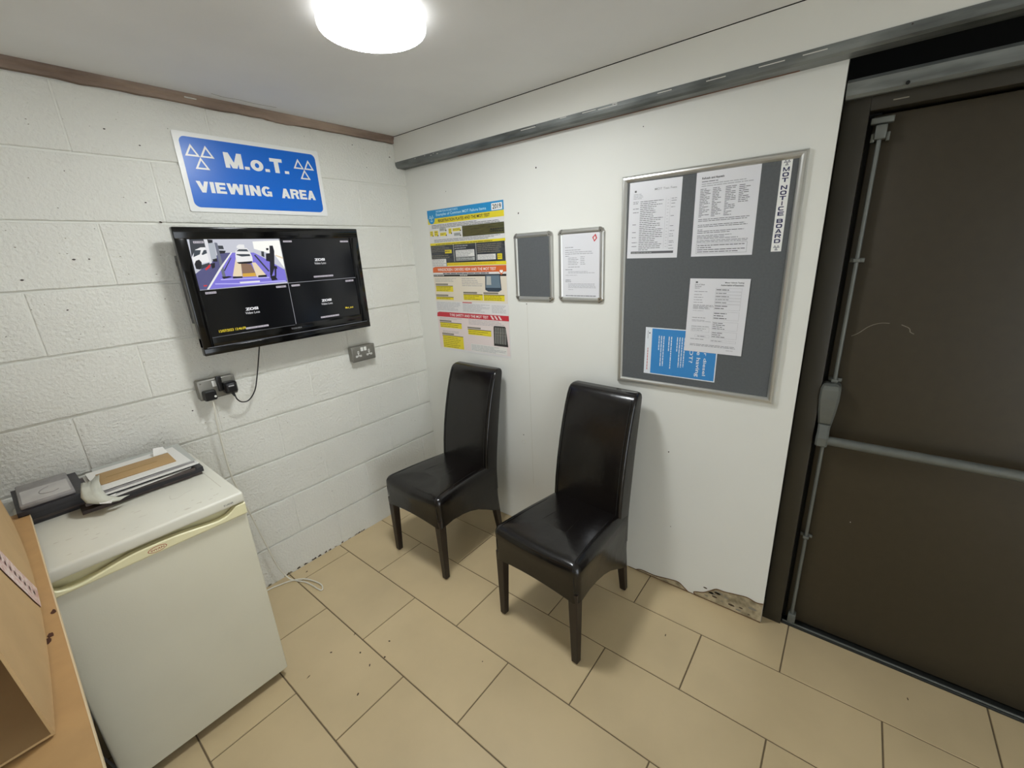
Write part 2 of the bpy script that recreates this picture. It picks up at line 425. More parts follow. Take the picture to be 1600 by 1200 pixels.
# floor: tiles laid in rows along the right-hand wall, half bond
fb = MB()
TW, TL = 0.2959, 0.5935
fb.box(-3.4, 0.6, -4.6, 0.1, -0.12, -0.0025, 'grout')
g = 0.0022
for k in range(-4, 12):
    x1 = -0.5043 - TW * k; x0 = x1 - TW
    off = {0: -1.2785}.get(0) if False else None
    base = -0.9841 if k % 2 == 0 else -0.6955
    for n in range(-3, 9):
        y1 = base - TL * n; y0 = y1 - TL
        a, b, c, d = max(x0 + g, -3.39), min(x1 - g, 0.59), max(y0 + g, -4.59), min(y1 - g, 0.09)
        if b - a < 0.01 or d - c < 0.01: continue
        e = 0.0012
        v = [(a, c, -0.0026), (b, c, -0.0026), (b, d, -0.0026), (a, d, -0.0026), (a + e, c + e, 0), (b - e, c + e, 0), (b - e, d - e, 0), (a + e, d - e, 0)]
        fb.add(v, [(4, 5, 6, 7), (0, 1, 5, 4), (1, 2, 6, 5), (2, 3, 7, 6), (3, 0, 4, 7)], 'tile')
for (x, y, rx, ry, a) in [(-1.03, -0.06, .012, .005, .5), (-1.215, -0.64, .006, .006, 0), (-1.15, -0.83, .010, .004, .8), (-1.10, -0.64, .012, .003, .4), (-1.14, -0.745, .007, .005, 1.2),
        (-1.09, -0.85, .006, .006, 0), (-1.03, -0.80, .005, .007, .3), (-0.3, -1.76, .009, .003, .2), (-1.33, -0.67, .012, .003, .2), (-0.06, -2.55, .01, .003, .1), (-1.25, -0.9, .009, .004, .6), (-0.86, -1.2, .004, .004, 0)]:
    P = []
    for i in range(9):
        t = 2 * PI * i / 9; q = 0.75 + 0.5 * random.random()
        u, w = rx * .7 * math.cos(t) * q, ry * .7 * math.sin(t) * q
        P.append((x + u * math.cos(a) - w * math.sin(a), y + u * math.sin(a) + w * math.cos(a), 0.0004))
    fb.add(P, [list(range(9))], 'dirt')
tag(fb.build('floor'), kind='structure')

# ceiling
cb = MB()
cb.box(-3.4, -0.064, -4.6, -0.02, CZ, CZ + 0.05, 'ceiling_paint')
cb.box(-0.0645, -0.0625, -4.6, 0, CZ - 0.003, CZ + 0.05, 'void_shade')
cb.tube(smooth_path([(-.982, -.074, CZ), (-.933, -.063, CZ), (-.883, -.070, CZ), (-.813, -.066, CZ), (-.732, -.075, CZ)], 4), .0009, 'p_grey', 5)
tag(cb.build('ceiling'), kind='structure')
tb = MB()
# battered timber strip in the gap above the block wall
pts = []
n = 60
rings = []
for i in range(n + 1):
    x = -3.3 + (3.3 - 0.066) * i / n
    lo = 2.2335 - 0.002 + random.uniform(-.0025, .002) - (0.006 if random.random() < .06 else 0)
    f = -0.012 + random.uniform(-.0015, .0015)
    rings.append([(x, 0.02, lo), (x, f, lo + .001), (x, f + .002, lo + .014), (x, f - .006, 2.256), (x, f - .004, CZ + .012), (x, 0.02, CZ + .012)])
tb.ring(rings, 'old_timber', smooth=False)
for x0, x1, z in [(-1.06, -1.02, 2.250)]:
    tb.box(x0, x1, -0.0215, -0.015, z, z + .003, 'paint_splash')
tag(tb.build('trim_1'), kind='structure')

# left-hand wall: painted concrete blocks
wb = MB()
ZT = 2.0115; PH = 0.225
wb.box(-3.4, 0.02, 0.0078, 0.12, -0.1, 2.35, 'mortar_paint')
first = {-1: -.55, 0: -.337, 1: -.54, 2: -.34, 3: -.54, 4: -.338, 5: -.54, 6: -.345, 7: -.552, 8: -.34}
def block(x0, x1, z0, z1, dv):
    # dv: depth of bevel at vertical joints; horizontal joints deeper and struck
    gz, gx = 0.0044, 0.0025
    nx = max(2, int((x1 - x0) / 0.03)); nz = 7
    a, b, c, d = x0 + gx, x1 - gx, z0 + gz * .6, z1 - gz
    xs = [a, a + .002, a + .0045] + [a + .0045 + (b - a - .009) * (i + 1) / nx for i in range(nx - 1)] + [b - .0045, b - .002, b]
    zs = [c, c + .002, c + .0045] + [c + .0045 + (d - c - .008) * (i + 1) / nz for i in range(nz - 1)] + [d - .0035, d - .0015, d]
    vs = []; tilt = random.uniform(-.0006, .0006)
    for j, z in enumerate(zs):
        for i, x in enumerate(xs):
            y = random.uniform(-.0006, .0006) + tilt
            if i in (0, len(xs) - 1): y += 0.0034
            if j in (0, len(zs) - 1): y = 0.0085
            zz = z + (random.uniform(-.0012, .0012) if j in (0, len(zs) - 1, 1, len(zs) - 2) else 0)
            zz = z + (random.uniform(-.0006, .0006) if j in (0, 1, len(zs) - 2, len(zs) - 1) else 0); vs.append((x, y, zz))
    w = len(xs); fs = []
    for j in range(len(zs) - 1):
        for i in range(w - 1):
            q = j * w + i
            fs.append((q, q + 1, q + 1 + w, q + w))
    wb.add(vs, fs, 'block_paint', True)
for c, fx in first.items():
    z1 = min(ZT - PH * c, 2.26); z0 = ZT - PH * (c + 1)
    if c == -1: z1 = 2.2335
    z0 = max(z0, -0.02)
    J = [0.01, fx + .4435] if fx + .4435 < -0.03 else [0.01]
    x = fx
    while x > -3.4: J.append(x); x -= 0.4435
    J.append(-3.4)
    for a, b in zip(J[1:], J[:-1]):
        block(a, b, z0, z1, .002)
        # shallow painted joint between blocks
        wb.box(a - .0035, a + .0035, 0.0030, 0.008, z0 + .006, z1 - .006, 'mortar_paint')
for i in range(260):
    x = random.uniform(-1.75, -.05) if i < 190 else random.uniform(-1.75, -1.1); z = random.uniform(.15, 2.2) if i < 190 else random.uniform(.9, 2.1); r = random.uniform(.0006, .0020)
    if any(abs(z - (ZT - PH * k)) < .012 for k in range(-1, 10)): continue
    sx = random.uniform(1, 2.2); a0 = random.uniform(-.6, .6)
    wb.poly([(x + r * sx * math.cos(t + a0) * random.uniform(.6, 1.2), z + r * math.sin(t) * random.uniform(.6, 1.2)) for t in [k * PI / 3 for k in range(6)]], .0014, 'hole' if random.random() < .12 else 'speck')
# debris and gouges along the foot of the wall
for i in range(26):
    x = random.uniform(-1.25, -.62)
    wb.poly([(x, .002), (x + .004 + random.random() * .018, .003), (x + .006 + random.random() * .01, .006 + random.random() * .010), (x - .004, .005 + random.random() * .004)], .0015, 'dirt' if random.random() < .5 else 'torn_board')
for x, z, r in [(-.1, 2.16, .004), (-.225, 1.76, .002), (-1.24, 2.06, .003), (-1.27, 1.86, .003), (-1.33, 2.10, .003), (-1.52, 1.66, .004), (-1.47, 1.95, .002), (-1.24, 1.79, .005), (-1.66, 1.6, .004), (-1.31, 1.02, .004), (-1.02, .93, .002), (-1.48, 1.66, .003), (-.33, 2.19, .003), (-1.58, 1.49, .003), (-.26, 2.09, .0025)]:
    wb.poly([(x + r * math.cos(t) * random.uniform(.6, 1.5), z + r * .7 * math.sin(t)) for t in [k * PI / 4 for k in range(8)]], .0012, 'hole')
tag(wb.build('wall_left'), kind='structure')

# right-hand wall: painted board, torn open along the foot
rb = MB()
E_ = -2.0715
rb.box(0, 0.0125, E_, 0.006, 0.004, 2.16, 'board_paint')
rb.box(0.013, 0.30, E_ + .012, 0.12, -0.1, 2.35, 'void_shade')
rb.box(0.165, 0.30, -3.2, E_ + .012, -0.1, 2.0, 'void_shade')  # unseen block behind the door leaf, added to stop light leaking in
def wx(u, z, n=0.0008): return (-n, -u, z)      # u = distance from the corner along the wall
def wpoly(pts, mt, n=0.0008):
    rb.add([wx(u, z, n) for u, z in pts][::-1], [list(range(len(pts)))], mt)
patch1 = [(1.50, .003), (1.53, .016), (1.60, .016), (1.67, .030), (1.715, .036), (1.745, .018), (1.765, .003)]
patch2 = [(1.80, .003), (1.79, .018), (1.83, .036), (1.86, .062), (1.885, .084), (1.92, .088), (1.975, .100), (2.01, .106), (2.045, .098), (2.071, .104), (2.071, .003)]
for P in (patch1, patch2):
    wpoly(P, 'torn_board', .0006)
    top = [wx(u, z, .001) for u, z in P[:-1 if P is patch2 else None]]
    rb.tube(smooth_path(top, 4), .0022, 'torn_edge', 6)
rb.add([wx(1.46, .002, .001), wx(2.071, .002, .001), wx(2.071, .007, .001), wx(1.46, .006, .001)][::-1], [(0, 1, 2, 3)], 'torn_edge')
for i in range(14):
    u = random.uniform(1.83, 2.05); z = random.uniform(.02, .07); r = random.uniform(.003, .010)
    wpoly([(u + r * 1.8 * math.cos(t), z + r * .7 * math.sin(t)) for t in [k * PI / 4 for k in range(8)]], random.choice(['dirt', 'p_grey', 'p_grey']), .0009)
wpoly([(.858, .30), (.8595, .30), (.8595, 1.352), (.858, 1.352)], 'seam_line')
for u, z, r in [(.827, 1.794, .004), (.857, 1.352, .003), (1.628, .713, .003), (.80, .60, .003), (.94, 1.98, .0035), (1.45, 2.05, .002), (1.66, .33, .002), (.33, 1.95, .002)]:
    wpoly([(u + r * math.cos(t) * random.uniform(.6, 1.3), z + r * math.sin(t) * random.uniform(.7, 1.4)) for t in [k * PI / 4 for k in range(8)]], 'hole', .001)
rb.tube([wx(.80 + .012 * math.cos(t), .555 + .012 * math.sin(t), .0005) for t in [k * PI / 8 for k in range(17)]], .0009, 'seam_line', 6)
# worn paint on the raw end of the board
rb.add([(0.0, E_ - .0006, .004), (0.0125, E_ - .0006, .004), (0.0125, E_ - .0006, 2.11), (0.0, E_ - .0006, 2.11)], [(0, 1, 2, 3)], 'seam_line')
tag(rb.build('wall_right'), kind='structure')

# boxed-out board above the galvanised channel
ub = MB()
ub.box(-0.064, 0.02, -4.6, 0.0, 2.135, CZ + .04, 'upper_paint')
tag(ub.build('wall_right_upper'), kind='structure')
gb = MB()
prof = [(-0.067, 2.136), (-0.067, 2.122), (-0.064, 2.111), (-0.055, 2.1045), (-0.001, 2.1045), (-0.001, 2.108), (-0.053, 2.108), (-0.059, 2.113), (-0.0625, 2.123), (-0.0625, 2.136)]
gb.ring([[(a, y, b) for a, b in prof] for y in (-0.004, -1.2, -2.4, -3.9)], 'galvanised', smooth=False)
for y, z, l in [(-.31, 2.118, .012), (-.36, 2.117, .012), (-.18, 2.135, .006), (-.26, 2.14, .006), (-.33, 2.14, .006), (-.95, 2.128, .08), (-1.13, 2.15, .03), (-1.25, 2.14, .06), (-1.33, 2.13, .08), (-1.36, 2.152, .02), (-1.72, 2.122, .06), (-1.55, 2.135, .05), (-1.88, 2.122, .07), (-1.99, 2.123, .06)]:
    zz = 2.124 + (z - 2.12) * .25; x = -0.0676
    gb.box(x, x + .002, y - l / 2, y + l / 2, zz, zz + .0025, 'paint_splash')
for y in (-.99, -1.36, -1.70, -2.2):
    gb.cyl((-.0678, y, 2.131), (-.064, y, 2.131), .002, 'hole', 8)
gb.box(-0.012, -0.004, -1.95, -0.45, 2.1040, 2.1050, 'rust')
tag(gb.build('trim_2'), kind='structure')
# void above the door, its shade given by near-black boxes; steel lintel
vb = MB()
vb.box(0.20, 0.30, -4.6, E_ + .01, 2.0, 2.35, 'void_shade')
vb.box(0.02, 0.20, -4.6, E_ + .01, 2.19, 2.35, 'void_shade')
tag(vb.build('wall_right_recess'), kind='structure')
lb = MB()
lp = [(0.020, 2.054), (0.012, 2.044), (0.020, 2.012), (0.028, 2.004), (0.16, 2.004), (0.16, 2.010), (0.032, 2.010), (0.026, 2.016), (0.020, 2.043), (0.028, 2.054)]
lb.ring([[(a, y, b) for a, b in lp] for y in (E_ - .004, -2.4, -3.4)], 'galvanised', smooth=False)
for y in (-2.215, -2.44): lb.cyl((.012, y, 2.008 + .006), (.03, y, 2.016), .005, 'void_shade', 8)
tag(lb.build('trim_3'), kind='structure')

# door
D = thing('door_1', 'dark brown steel door with a horizontal push bar beside the noticeboard wall', 'door', (0.085, -2.60, 0), 0, kind='structure')
def dpart(name, mb, label=None):
    # built in world coordinates, stored relative to the door
    mb.v = [(a - .085, b + 2.60, c) for a, b, c in mb.v]
    o = mb.build(name, D)
    if label: o['label'] = label
    return o
b = MB()
b.box(0.085, 0.13, -3.05, -2.152, 0.02, 1.957, 'door_brown', .003)
for P in ([(-2.197, 1.275), (-2.215, 1.287), (-2.24, 1.312), (-2.266, 1.324), (-2.29, 1.325)], [(-2.32, 1.322), (-2.34, 1.312), (-2.345, 1.30), (-2.355, 1.294)]):
    b.tube(smooth_path([(0.0848, y, z) for y, z in P], 5), .0011, 'p_grey', 6)
b.box(.0843, .086, -2.301, -2.299, .559, .562, 'white_plastic')
leaf = dpart('door_leaf', b)
b = MB()
b.box(0.045, 0.16, -2.140, E_ - .0005, 0.0, 2.006, 'frame_brown', .002)
b.box(0.045, 0.16, -3.13, -2.140, 1.965, 2.006, 'frame_brown', .002)
b.box(0.045, 0.16, -3.13, -3.062, 0.0, 1.965, 'frame_brown', .002)
b.box(0.10, 0.16, -2.17, -2.14, 0.0, 1.965, 'void_shade')
b.box(.0443, .046, -2.225, -2.19, 1.982, 1.985, 'p_grey')
dpart('door_frame', b)
b = MB()
b.box(0.055, 0.13, -3.06, -2.14, 0.0, 0.010, 'steel_dark', .002)
b.tube([(0.064, -3.06, .012), (0.064, -2.145, .012)], .004, 'bar_grey', 8)
dpart('threshold', b, 'low grey metal threshold strip')
b = MB()
yb = -2.176
b.tube([(0.036, -2.168, .893), (0.036, -2.99, .893)], .0165, 'bar_grey', 20)
dpart('push_bar', b, 'grey tubular push bar')
b = MB()
# latch case: tapered housing with rounded top, plus the arm below
def ringz(z, y0, y1, x0, x1, r=.006):
    return [(x0 + r, y0, z), (x0, y0 + r, z), (x0, y1 - r, z), (x0 + r, y1, z), (x1, y1, z), (x1, y0, z)]
yc = -2.168
R_ = []
for z, hw, xf in [(.945, .020, .052), (.955, .021, .044), (1.0, .026, .034), (1.05, .030, .030), (1.085, .030, .030), (1.10, .026, .034), (1.106, .018, .045)]:
    R_.append(ringz(z, yc - hw, yc + hw, xf, .0855))
b.ring(R_, 'bar_grey', smooth=False)
case = dpart('latch_case', b, 'grey latch housing at the end of the push bar')
b = MB()
R_ = [ringz(z, yc - hw, yc + hw, xf, xb) for z, hw, xf, xb in [(.870, .017, .020, .052), (.876, .019, .016, .056), (.905, .019, .016, .058), (.925, .018, .026, .070), (.948, .019, .046, .084)]]
b.ring(R_, 'bar_grey', smooth=False)
dpart('bar_arm', b, 'short grey arm joining bar and latch')
def rod(z0, z1):
    b = MB(); b.cyl((0.066, yb + .002, z0), (0.066, yb + .002, z1), .0062, 'bar_grey', 12); return b
dpart('bolt_rod', rod(1.10, 1.905), 'upper vertical bolt rod')
dpart('bolt_rod', rod(.055, .875), 'lower vertical bolt rod')
for z, big in ((1.905, 1), (1.53, 0), (1.115, 0), (.452, 0), (.045, 1)):
    b = MB()
    if big:
        s = 1 if z > 1 else -1
        b.box(.052, .085, yb - .013, yb + .015, z - .02, z + .02, 'bar_grey', .003)
        if s > 0:
            b.box(.058, .085, yb - .026, yb + .03, z + .024, z + .042, 'bar_grey', .003)
            b.box(.066, .085, yb - .022, yb - .013, z - .025, z, 'bar_grey', .002)
            b.box(.066, .085, yb + .013, yb + .024, z - .025, z, 'bar_grey', .002)
        else:
            b.cyl((.066, yb + .002, .012), (.066, yb + .002, .03), .008, 'bar_grey', 12)
    else:
        b.box(.056, .085, yb - .008, yb + .012, z - .006, z + .006, 'bar_grey', .002)
        b.box(.078, .085, yb - .018, yb + .022, z - .007, z + .007, 'bar_grey', .002)
    dpart('rod_guide', b)

# unseen walls behind the camera; far and back walls shaped to limit the fill
b = MB(); b.box(-3.4, -3.2, -4.4, 0.0, 0, 2.35, 'upper_paint'); tag(b.build('wall_far'), kind='structure')
b = MB(); b.box(-1.5, 0.3, -4.6, -4.4, 0, 2.35, 'upper_paint'); tag(b.build('wall_back'), kind='structure')
b = MB(); b.box(0.0, 0.3, -4.4, -3.13, 0, 2.16, 'upper_paint'); tag(b.build('wall_right_end'), kind='structure')

# ================================================================== ceiling lamp
L = thing('ceiling_light', 'round white glowing ceiling light in front of the corner', 'lamp', (-0.880, -1.006, CZ))
b = MB()
def lathe(b, prof, mt, n=48):
    b.ring([[(r * math.cos(2 * PI * k / n), r * math.sin(2 * PI * k / n), z) for k in range(n)] for r, z in prof], mt)
lathe(b, [(.142, 0.0), (.1485, -.004), (.1495, -.030), (.148, -.0365), (.1455, -.0375), (.1440, -.036)], 'lamp_base')
b.build('base', L)
b = MB()
lathe(b, [(.1440, -.0362), (.1455, -.0378), (.138, -.0392), (.115, -.0405), (.07, -.0415), (.02, -.042)], 'lamp_glow')
b.build('diffuser', L)

# ================================================================== wall sign
def triangles(b, cx, cz, s, n, mt, th):
    # three outlined triangles meeting at the middle
    h = s * .88
    def tri(ax, az):
        P = [(ax, az + h), (ax - s / 2, az), (ax + s / 2, az)]
        c = (ax, az + h / 3)
        Q = [(c[0] + (p[0] - c[0]) * (1 - th), c[1] + (p[1] - c[1]) * (1 - th)) for p in P]
        for i in range(3):
            j = (i + 1) % 3
            b.poly([P[i], P[j], Q[j], Q[i]], n, mt)
    tri(cx - s / 2, cz); tri(cx + s / 2, cz); tri(cx, cz - h)
def rrect(x0, z0, x1, z1, r, k=6):
    P = []
    for cx, cz, a0 in ((x1 - r, z0 + r, -PI / 2), (x1 - r, z1 - r, 0), (x0 + r, z1 - r, PI / 2), (x0 + r, z0 + r, PI)):
        for i in range(k + 1):
            a = a0 + PI / 2 * i / k; P.append((cx + r * math.cos(a), cz + r * math.sin(a)))
    return P
b = MB()
P = rrect(-.298, .0, .298, .297, .006, 3)
b.ring([[(x, -.0005, z) for x, z in P], [(x, -.0035, z) for x, z in P]], 'sign_white', smooth=False)
b.poly(rrect(-.279, .017, .279, .280, .022), .0038, 'sign_blue')
b.block('M.o.T.', -.130, .180, .138, .240, .0042, 'sign_white', .34, .24, .10)
b.block('VIEWING', -.255, .075, .040, .118, .0042, 'sign_white', .33, .22, .11)
b.block('AREA', .083, .073, .248, .115, .0042, 'sign_white', .33, .22, .09)
triangles(b, -.218, .209, .052, .0042, 'sign_white', .42)
triangles(b, .214, .208, .050, .0042, 'sign_white', .42)
tag(b.build('wall_sign', loc=(-.832, -.001, 1.834)), 'blue and white M.o.T. viewing area sign on the block wall above the television', 'sign')

# ================================================================== television
T = thing('television', 'black flat television on the block wall showing a four-way camera view', 'television', (-.852, 0, 1.2615))
b = MB()
# front frame as a ring around the screen, front face at y = -.125
X0, X1, Z0, Z1 = -.3925, .3925, 0.0, .503
sx0, sx1, sz0, sz1 = -.352, .346, .0735, .4585
fy = -.128
b.box(X0, X1, fy, -.098, Z0, .030, 'gloss_black', .003)
b.box(X0, X1, fy + .002, -.098, .0345, sz0, 'gloss_black', .0015)
b.box(X0, X1, fy, -.098, sz1, Z1, 'gloss_black', .003)
b.box(X0, sx0, fy + .0005, -.098, .03, sz1 + .002, 'gloss_black', .0015)
b.box(sx1, X1, fy + .0005, -.098, .03, sz1 + .002, 'gloss_black', .0015)
b.box(X0 + .006, X1 - .006, fy + .003, -.1, .0295, .0350, 'black_plastic')
b.box(-.378, .376, fy - .0004, fy + .004, .0312, .0332, 'bezel_line')
b.box(-.352, -.01, fy + .0006, fy + .004, .0705, .0716, 'bezel_line')
b.build('bezel', T)
b = MB()
b.box(X0 + .004, X1 - .004, -.099, -.084, .004, .499, 'black_plastic', .004)
b.box(-.33, .33, -.085, -.060, .05, .45, 'black_plastic', .012)
b.build('back_cover', T)
b = MB(); b.text('TOSHIBA', -.029, .0515, .022, .0590, -fy + .0004 - .002, 'tv_logo', bold=.012); b.build('maker_logo', T)
b = MB()
b.box(-.10, .10, -.060, -.038, .12, .40, 'steel_dark', .003)
b.box(-.385, -.376, -.084, -.040, .13, .40, 'black_plastic', .002)
b.box(-.385, -.20, -.052, -.040, .36, .38, 'steel_dark')
b.box(-.385, -.20, -.052, -.040, .15, .17, 'steel_dark')
b.box(-.16, .16, -.040, -.002, .18, .34, 'steel_dark', .003)
b.build('wall_bracket', T)
b = MB()
N0 = .1215
b.box(sx0, sx1, -.1215, -.110, sz0, sz1, 'screen_black')
cxm, czm = -.003, .2645
def clampq(p): return (min(max(p[0], sx0 + .001), cxm), min(max(p[1], czm), sz1 - .001))
b.rect(sx0 + .001, czm, cxm, sz1 - .001, N0 + .0003, 'img_wall')
lay = 0
for m_, P in TVIMG:
    if m_ == 'img_wall': continue
    lay += 1
    Q = []
    for p in P:
        q = clampq(p)
        if not Q or (abs(q[0] - Q[-1][0]) + abs(q[1] - Q[-1][1])) > 1e-4: Q.append(q)
    if len(Q) > 2: b.poly(Q, N0 + .0003 + lay * .00006, m_)
t1 = N0 + .0036
b.rect(cxm, sz0, cxm + .0016, sz1, t1, 'img_line'); b.rect(sx0, czm - .0016, sx1, czm, t1, 'img_line')
for (x0, z0, x1, z1) in [(-.333, .4425, -.298, .4505), (.012, .4425, .051, .4495), (.291, .4395, .335, .4465), (-.336, .2465, -.297, .2545), (-.058, .2465, -.014, .2545), (.011, .2465, .050, .2545), (.287, .2465, .332, .2545),
        (.125, .279, .225, .2865), (-.219, .084, -.125, .0915), (.124, .083, .222, .0905)]:
    b.rect(x0, z0, x1, z1, t1, 'img_label')
    k = int((x1 - x0) / .006)
    for i in range(k):
        a = x0 + .003 + i * .006
        b.rect(a, z0 + .002, a + random.uniform(.002, .0045), z1 - .002, t1 + .0002, 'img_labtxt')
for cx, cz in ((.169, .361), (-.178, .169), (.168, .167)):
    b.text('ZOSI', cx - .026, cz - .006, cx + .026, cz + .006, t1, 'img_text', bold=.05)
    b.text('Video Loss', cx - .029, cz - .0215, cx + .029, cz - .0115, t1, 'img_text')
b.text('13/07/2023 13:46:09', -.322, .0865, -.219, .0975, t1, 'img_time', bold=.012)
b.text('Mot_test', .263, .111, .308, .1215, t1, 'img_time', bold=.012)
b.build('screen', T)

# ================================================================== double sockets
def socket(name, label, x0, z0):
    K = thing(name, label, 'socket', (x0, 0, z0), group='double wall sockets')
    b = MB(); b.box(-.072, .072, -.036, -.0005, -.042, .042, 'socket_metal', .006, 3); b.build('back_box', K)
    b = MB(); b.box(-.0735, .0735, -.0415, -.035, -.0435, .0435, 'socket_metal', .005, 3)
    for x in (-.06, .06): b.cyl((x, -.0425, 0.03), (x, -.041, 0.03), .003, 'chrome', 10)
    b.build('face_plate', K)
    return K
K1 = socket('wall_socket', 'grey double wall socket with nothing plugged in, right of the television', -.473, 1.106)
for c in (-.034, .034):
    b = MB()
    b.rect(c - .005, .000, c + .005, .016, .0419, 'white_plastic'); b.rect(c - .0015, .003, c + .0015, .013, .0421, 'ink_dark')
    for s in (-1, 1): b.rect(c + s * .012 - .006, -.018, c + s * .012 + .006, -.008, .0419, 'white_plastic'); b.rect(c + s * .012 - .0035, -.0142, c + s * .012 + .0035, -.0118, .0421, 'ink_dark')
    b.rect(c - .006, -.013, c + .006, -.010, .0419, 'white_plastic'); b.rect(c - .002, -.010, c + .002, 0, .0419, 'white_plastic'); b.build('outlet_insert', K1)

for c in (-.0105, .0105):
    b = MB(); b.box(c - .008, c + .008, -.0455, -.041, .012, .034, 'white_plastic', .0015); b.build('switch', K1)
K2 = socket('wall_socket', 'grey double wall socket with two black plugs in it, below the television', -1.208, 1.104)
b = MB(); b.box(-.018, -.002, -.0455, -.041, .008, .034, 'white_plastic', .0015); b.build('switch', K2)
# plugs (plugged in: things of their own, each with its cable)
PL = thing('plug_and_cable', 'black plug in the left outlet with a white cable hanging down to the floor', 'plug', (-1.247, -.0415, 1.085), group='mains plugs and cables')
b = MB()
b.ring([[(x * s, -y, z * s2 - .004) for x, z in rrect(-.024, -.022, .024, .022, .007, 4)] for y, s, s2 in ((0, 1, 1), (.020, 1, 1), (.029, .88, .9), (.031, .75, .8))], 'black_plastic', smooth=False)
b.build('plug_body', PL)
b = MB(); b.cyl((.015, -.0300, -.009), (.015, -.0325, -.009), .0048, 'white_plastic', 14); b.build('sticker', PL)
o_ = Vector((-1.247, -.0415, 1.085))
W = [(-1.243, -.055, 1.058), (-1.244, -.062, 1.03), (-1.250, -.058, .955), (-1.250, -.05, .86), (-1.247, -.046, .70), (-1.228, -.045, .56), (-1.205, -.043, .42), (-1.180, -.043, .26), (-1.155, -.045, .115), (-1.125, -.058, .030), (-1.10, -.085, .006),
     (-1.06, -.17, .0045), (-1.075, -.245, .0045), (-1.12, -.285, .0045), (-1.125, -.285, .0045), (-1.1, -.29, .0045), (-1.055, -.275, .0045), (-1.038, -.215, .0045), (-1.06, -.135, .010), (-1.11, -.075, .0085), (-1.16, -.05, .0045), (-1.215, -.035, .0045), (-1.30, -.03, .0045), (-1.40, -.04, .0045)]
W = W[:11] + [(-1.075, -.14, .0045), (-1.065, -.20, .0045), (-1.062, -.235, .0045), (-1.056, -.262, .0045), (-1.046, -.26, .006), (-1.036, -.225, .006), (-1.048, -.165, .008), (-1.072, -.115, .011), (-1.115, -.07, .0085), (-1.16, -.045, .0045), (-1.215, -.03, .0045), (-1.30, -.026, .0045), (-1.40, -.03, .0045)]
b = MB(); b.tube([p - o_ for p in smooth_path(W, 7)], 0.0034, 'white_cable', 8); b.build('cable', PL)
PL2 = thing('plug_and_cable', 'black plug in the right outlet with a black cable looping up to the television', 'plug', (-1.166, -.0415, 1.10), group='mains plugs and cables')
b = MB()
b.ring([[(x * s, -y, z * s - .002) for x, z in rrect(-.026, -.027, .026, .027, .010, 4)] for y, s in ((0, .95), (.014, 1), (.030, .96), (.038, .72), (.040, .55))], 'black_plastic', smooth=False)
b.cyl((.002, -.022, -.026), (.008, -.026, -.046), .007, 'black_plastic', 12, .004)
b.build('plug_body', PL2)
b = MB(); b.rect(-.012, .004, .010, .010, .0405, 'ink_pale'); b.build('sticker', PL2)
b = MB(); b.box(-.043, -.026, -.016, -.0005, -.012, .050, 'black_plastic', .002); b.box(-.047, -.028, -.028, -.014, .028, .058, 'black_plastic', .002); b.build('cable_clip', PL2)
o_ = Vector((-1.166, -.0415, 1.10))
W = [(-1.158, -.068, 1.056), (-1.152, -.066, 1.036), (-1.135, -.062, 1.018), (-1.105, -.06, 1.018), (-1.072, -.06, 1.055), (-1.050, -.06, 1.115), (-1.030, -.065, 1.19), (-1.012, -.075, 1.27)]
b = MB(); b.tube([p - o_ for p in smooth_path(W, 8)], .0028, 'black_cable', 8); b.build('cable', PL2)

# ================================================================== poster
b = MB()
W2, HH = .2885, .818
def warp(z): return 0.0
nz = 14
vs = []
for j in range(nz + 1):
    z = HH * j / nz
    for i in range(9):
        vs.append((-W2 + 2 * W2 * i / 8, -.0012, z))
b.add(vs, [(j * 9 + i, j * 9 + i + 1, (j + 1) * 9 + i + 1, (j + 1) * 9 + i) for j in range(nz) for i in range(8)], 'paper_matt')
n1, n2, n3 = .0015, .0018, .0021
def R(x0, z0, x1, z1, m_, n=n1): b.rect(x0, z0, x1, z1, n, m_)
def lines(x0, z0, x1, z1, k, m_='ink_pale', n=n2, h=.28, rag=.35):
    st = (z1 - z0) / k
    for i in range(k):
        z = z1 - (i + .7) * st; x = x0
        end = x1 - (x1 - x0) * rag * random.random() ** 2
        while x < end:
            w = random.uniform(.012, .05) * min(1, (x1 - x0) / .2)
            b.rect(x, z, min(x + w, end), z + st * h, n, m_); x += w + .003
R(-W2, .772, W2, HH, 'p_blue'); R(-W2, .742, W2, .772, 'p_yellow')
b.poly([(-.282 + .027 + .027 * math.cos(t), .770 + .027 * math.sin(t)) for t in [k * PI / 10 for k in range(20)]], n2, 'p_blue')
triangles(b, -.255, .774, .020, n3, 'p_cyan', .45)
b.text('INFORMATION FOR MOTORISTS', -.212, .802, -.037, .812, n2, 'p_cyan', bold=.012)
b.text('Examples of Common MOT Failure Items', -.214, .779, .170, .798, n2, 'p_cyan', bold=.012)
b.text('REGISTRATION PLATES AND THE MOT TEST', -.201, .749, .193, .765, n2, 'p_black', bold=.02)
R(.207, .776, .279, .809, 'sign_white', n2); b.text('2019', .214, .781, .272, .804, n3, 'p_black', bold=.02)
lines(-.26, .716, .262, .738, 3, 'ink', h=.4); lines(-.25, .640, .262, .658, 3, 'ink', h=.35)
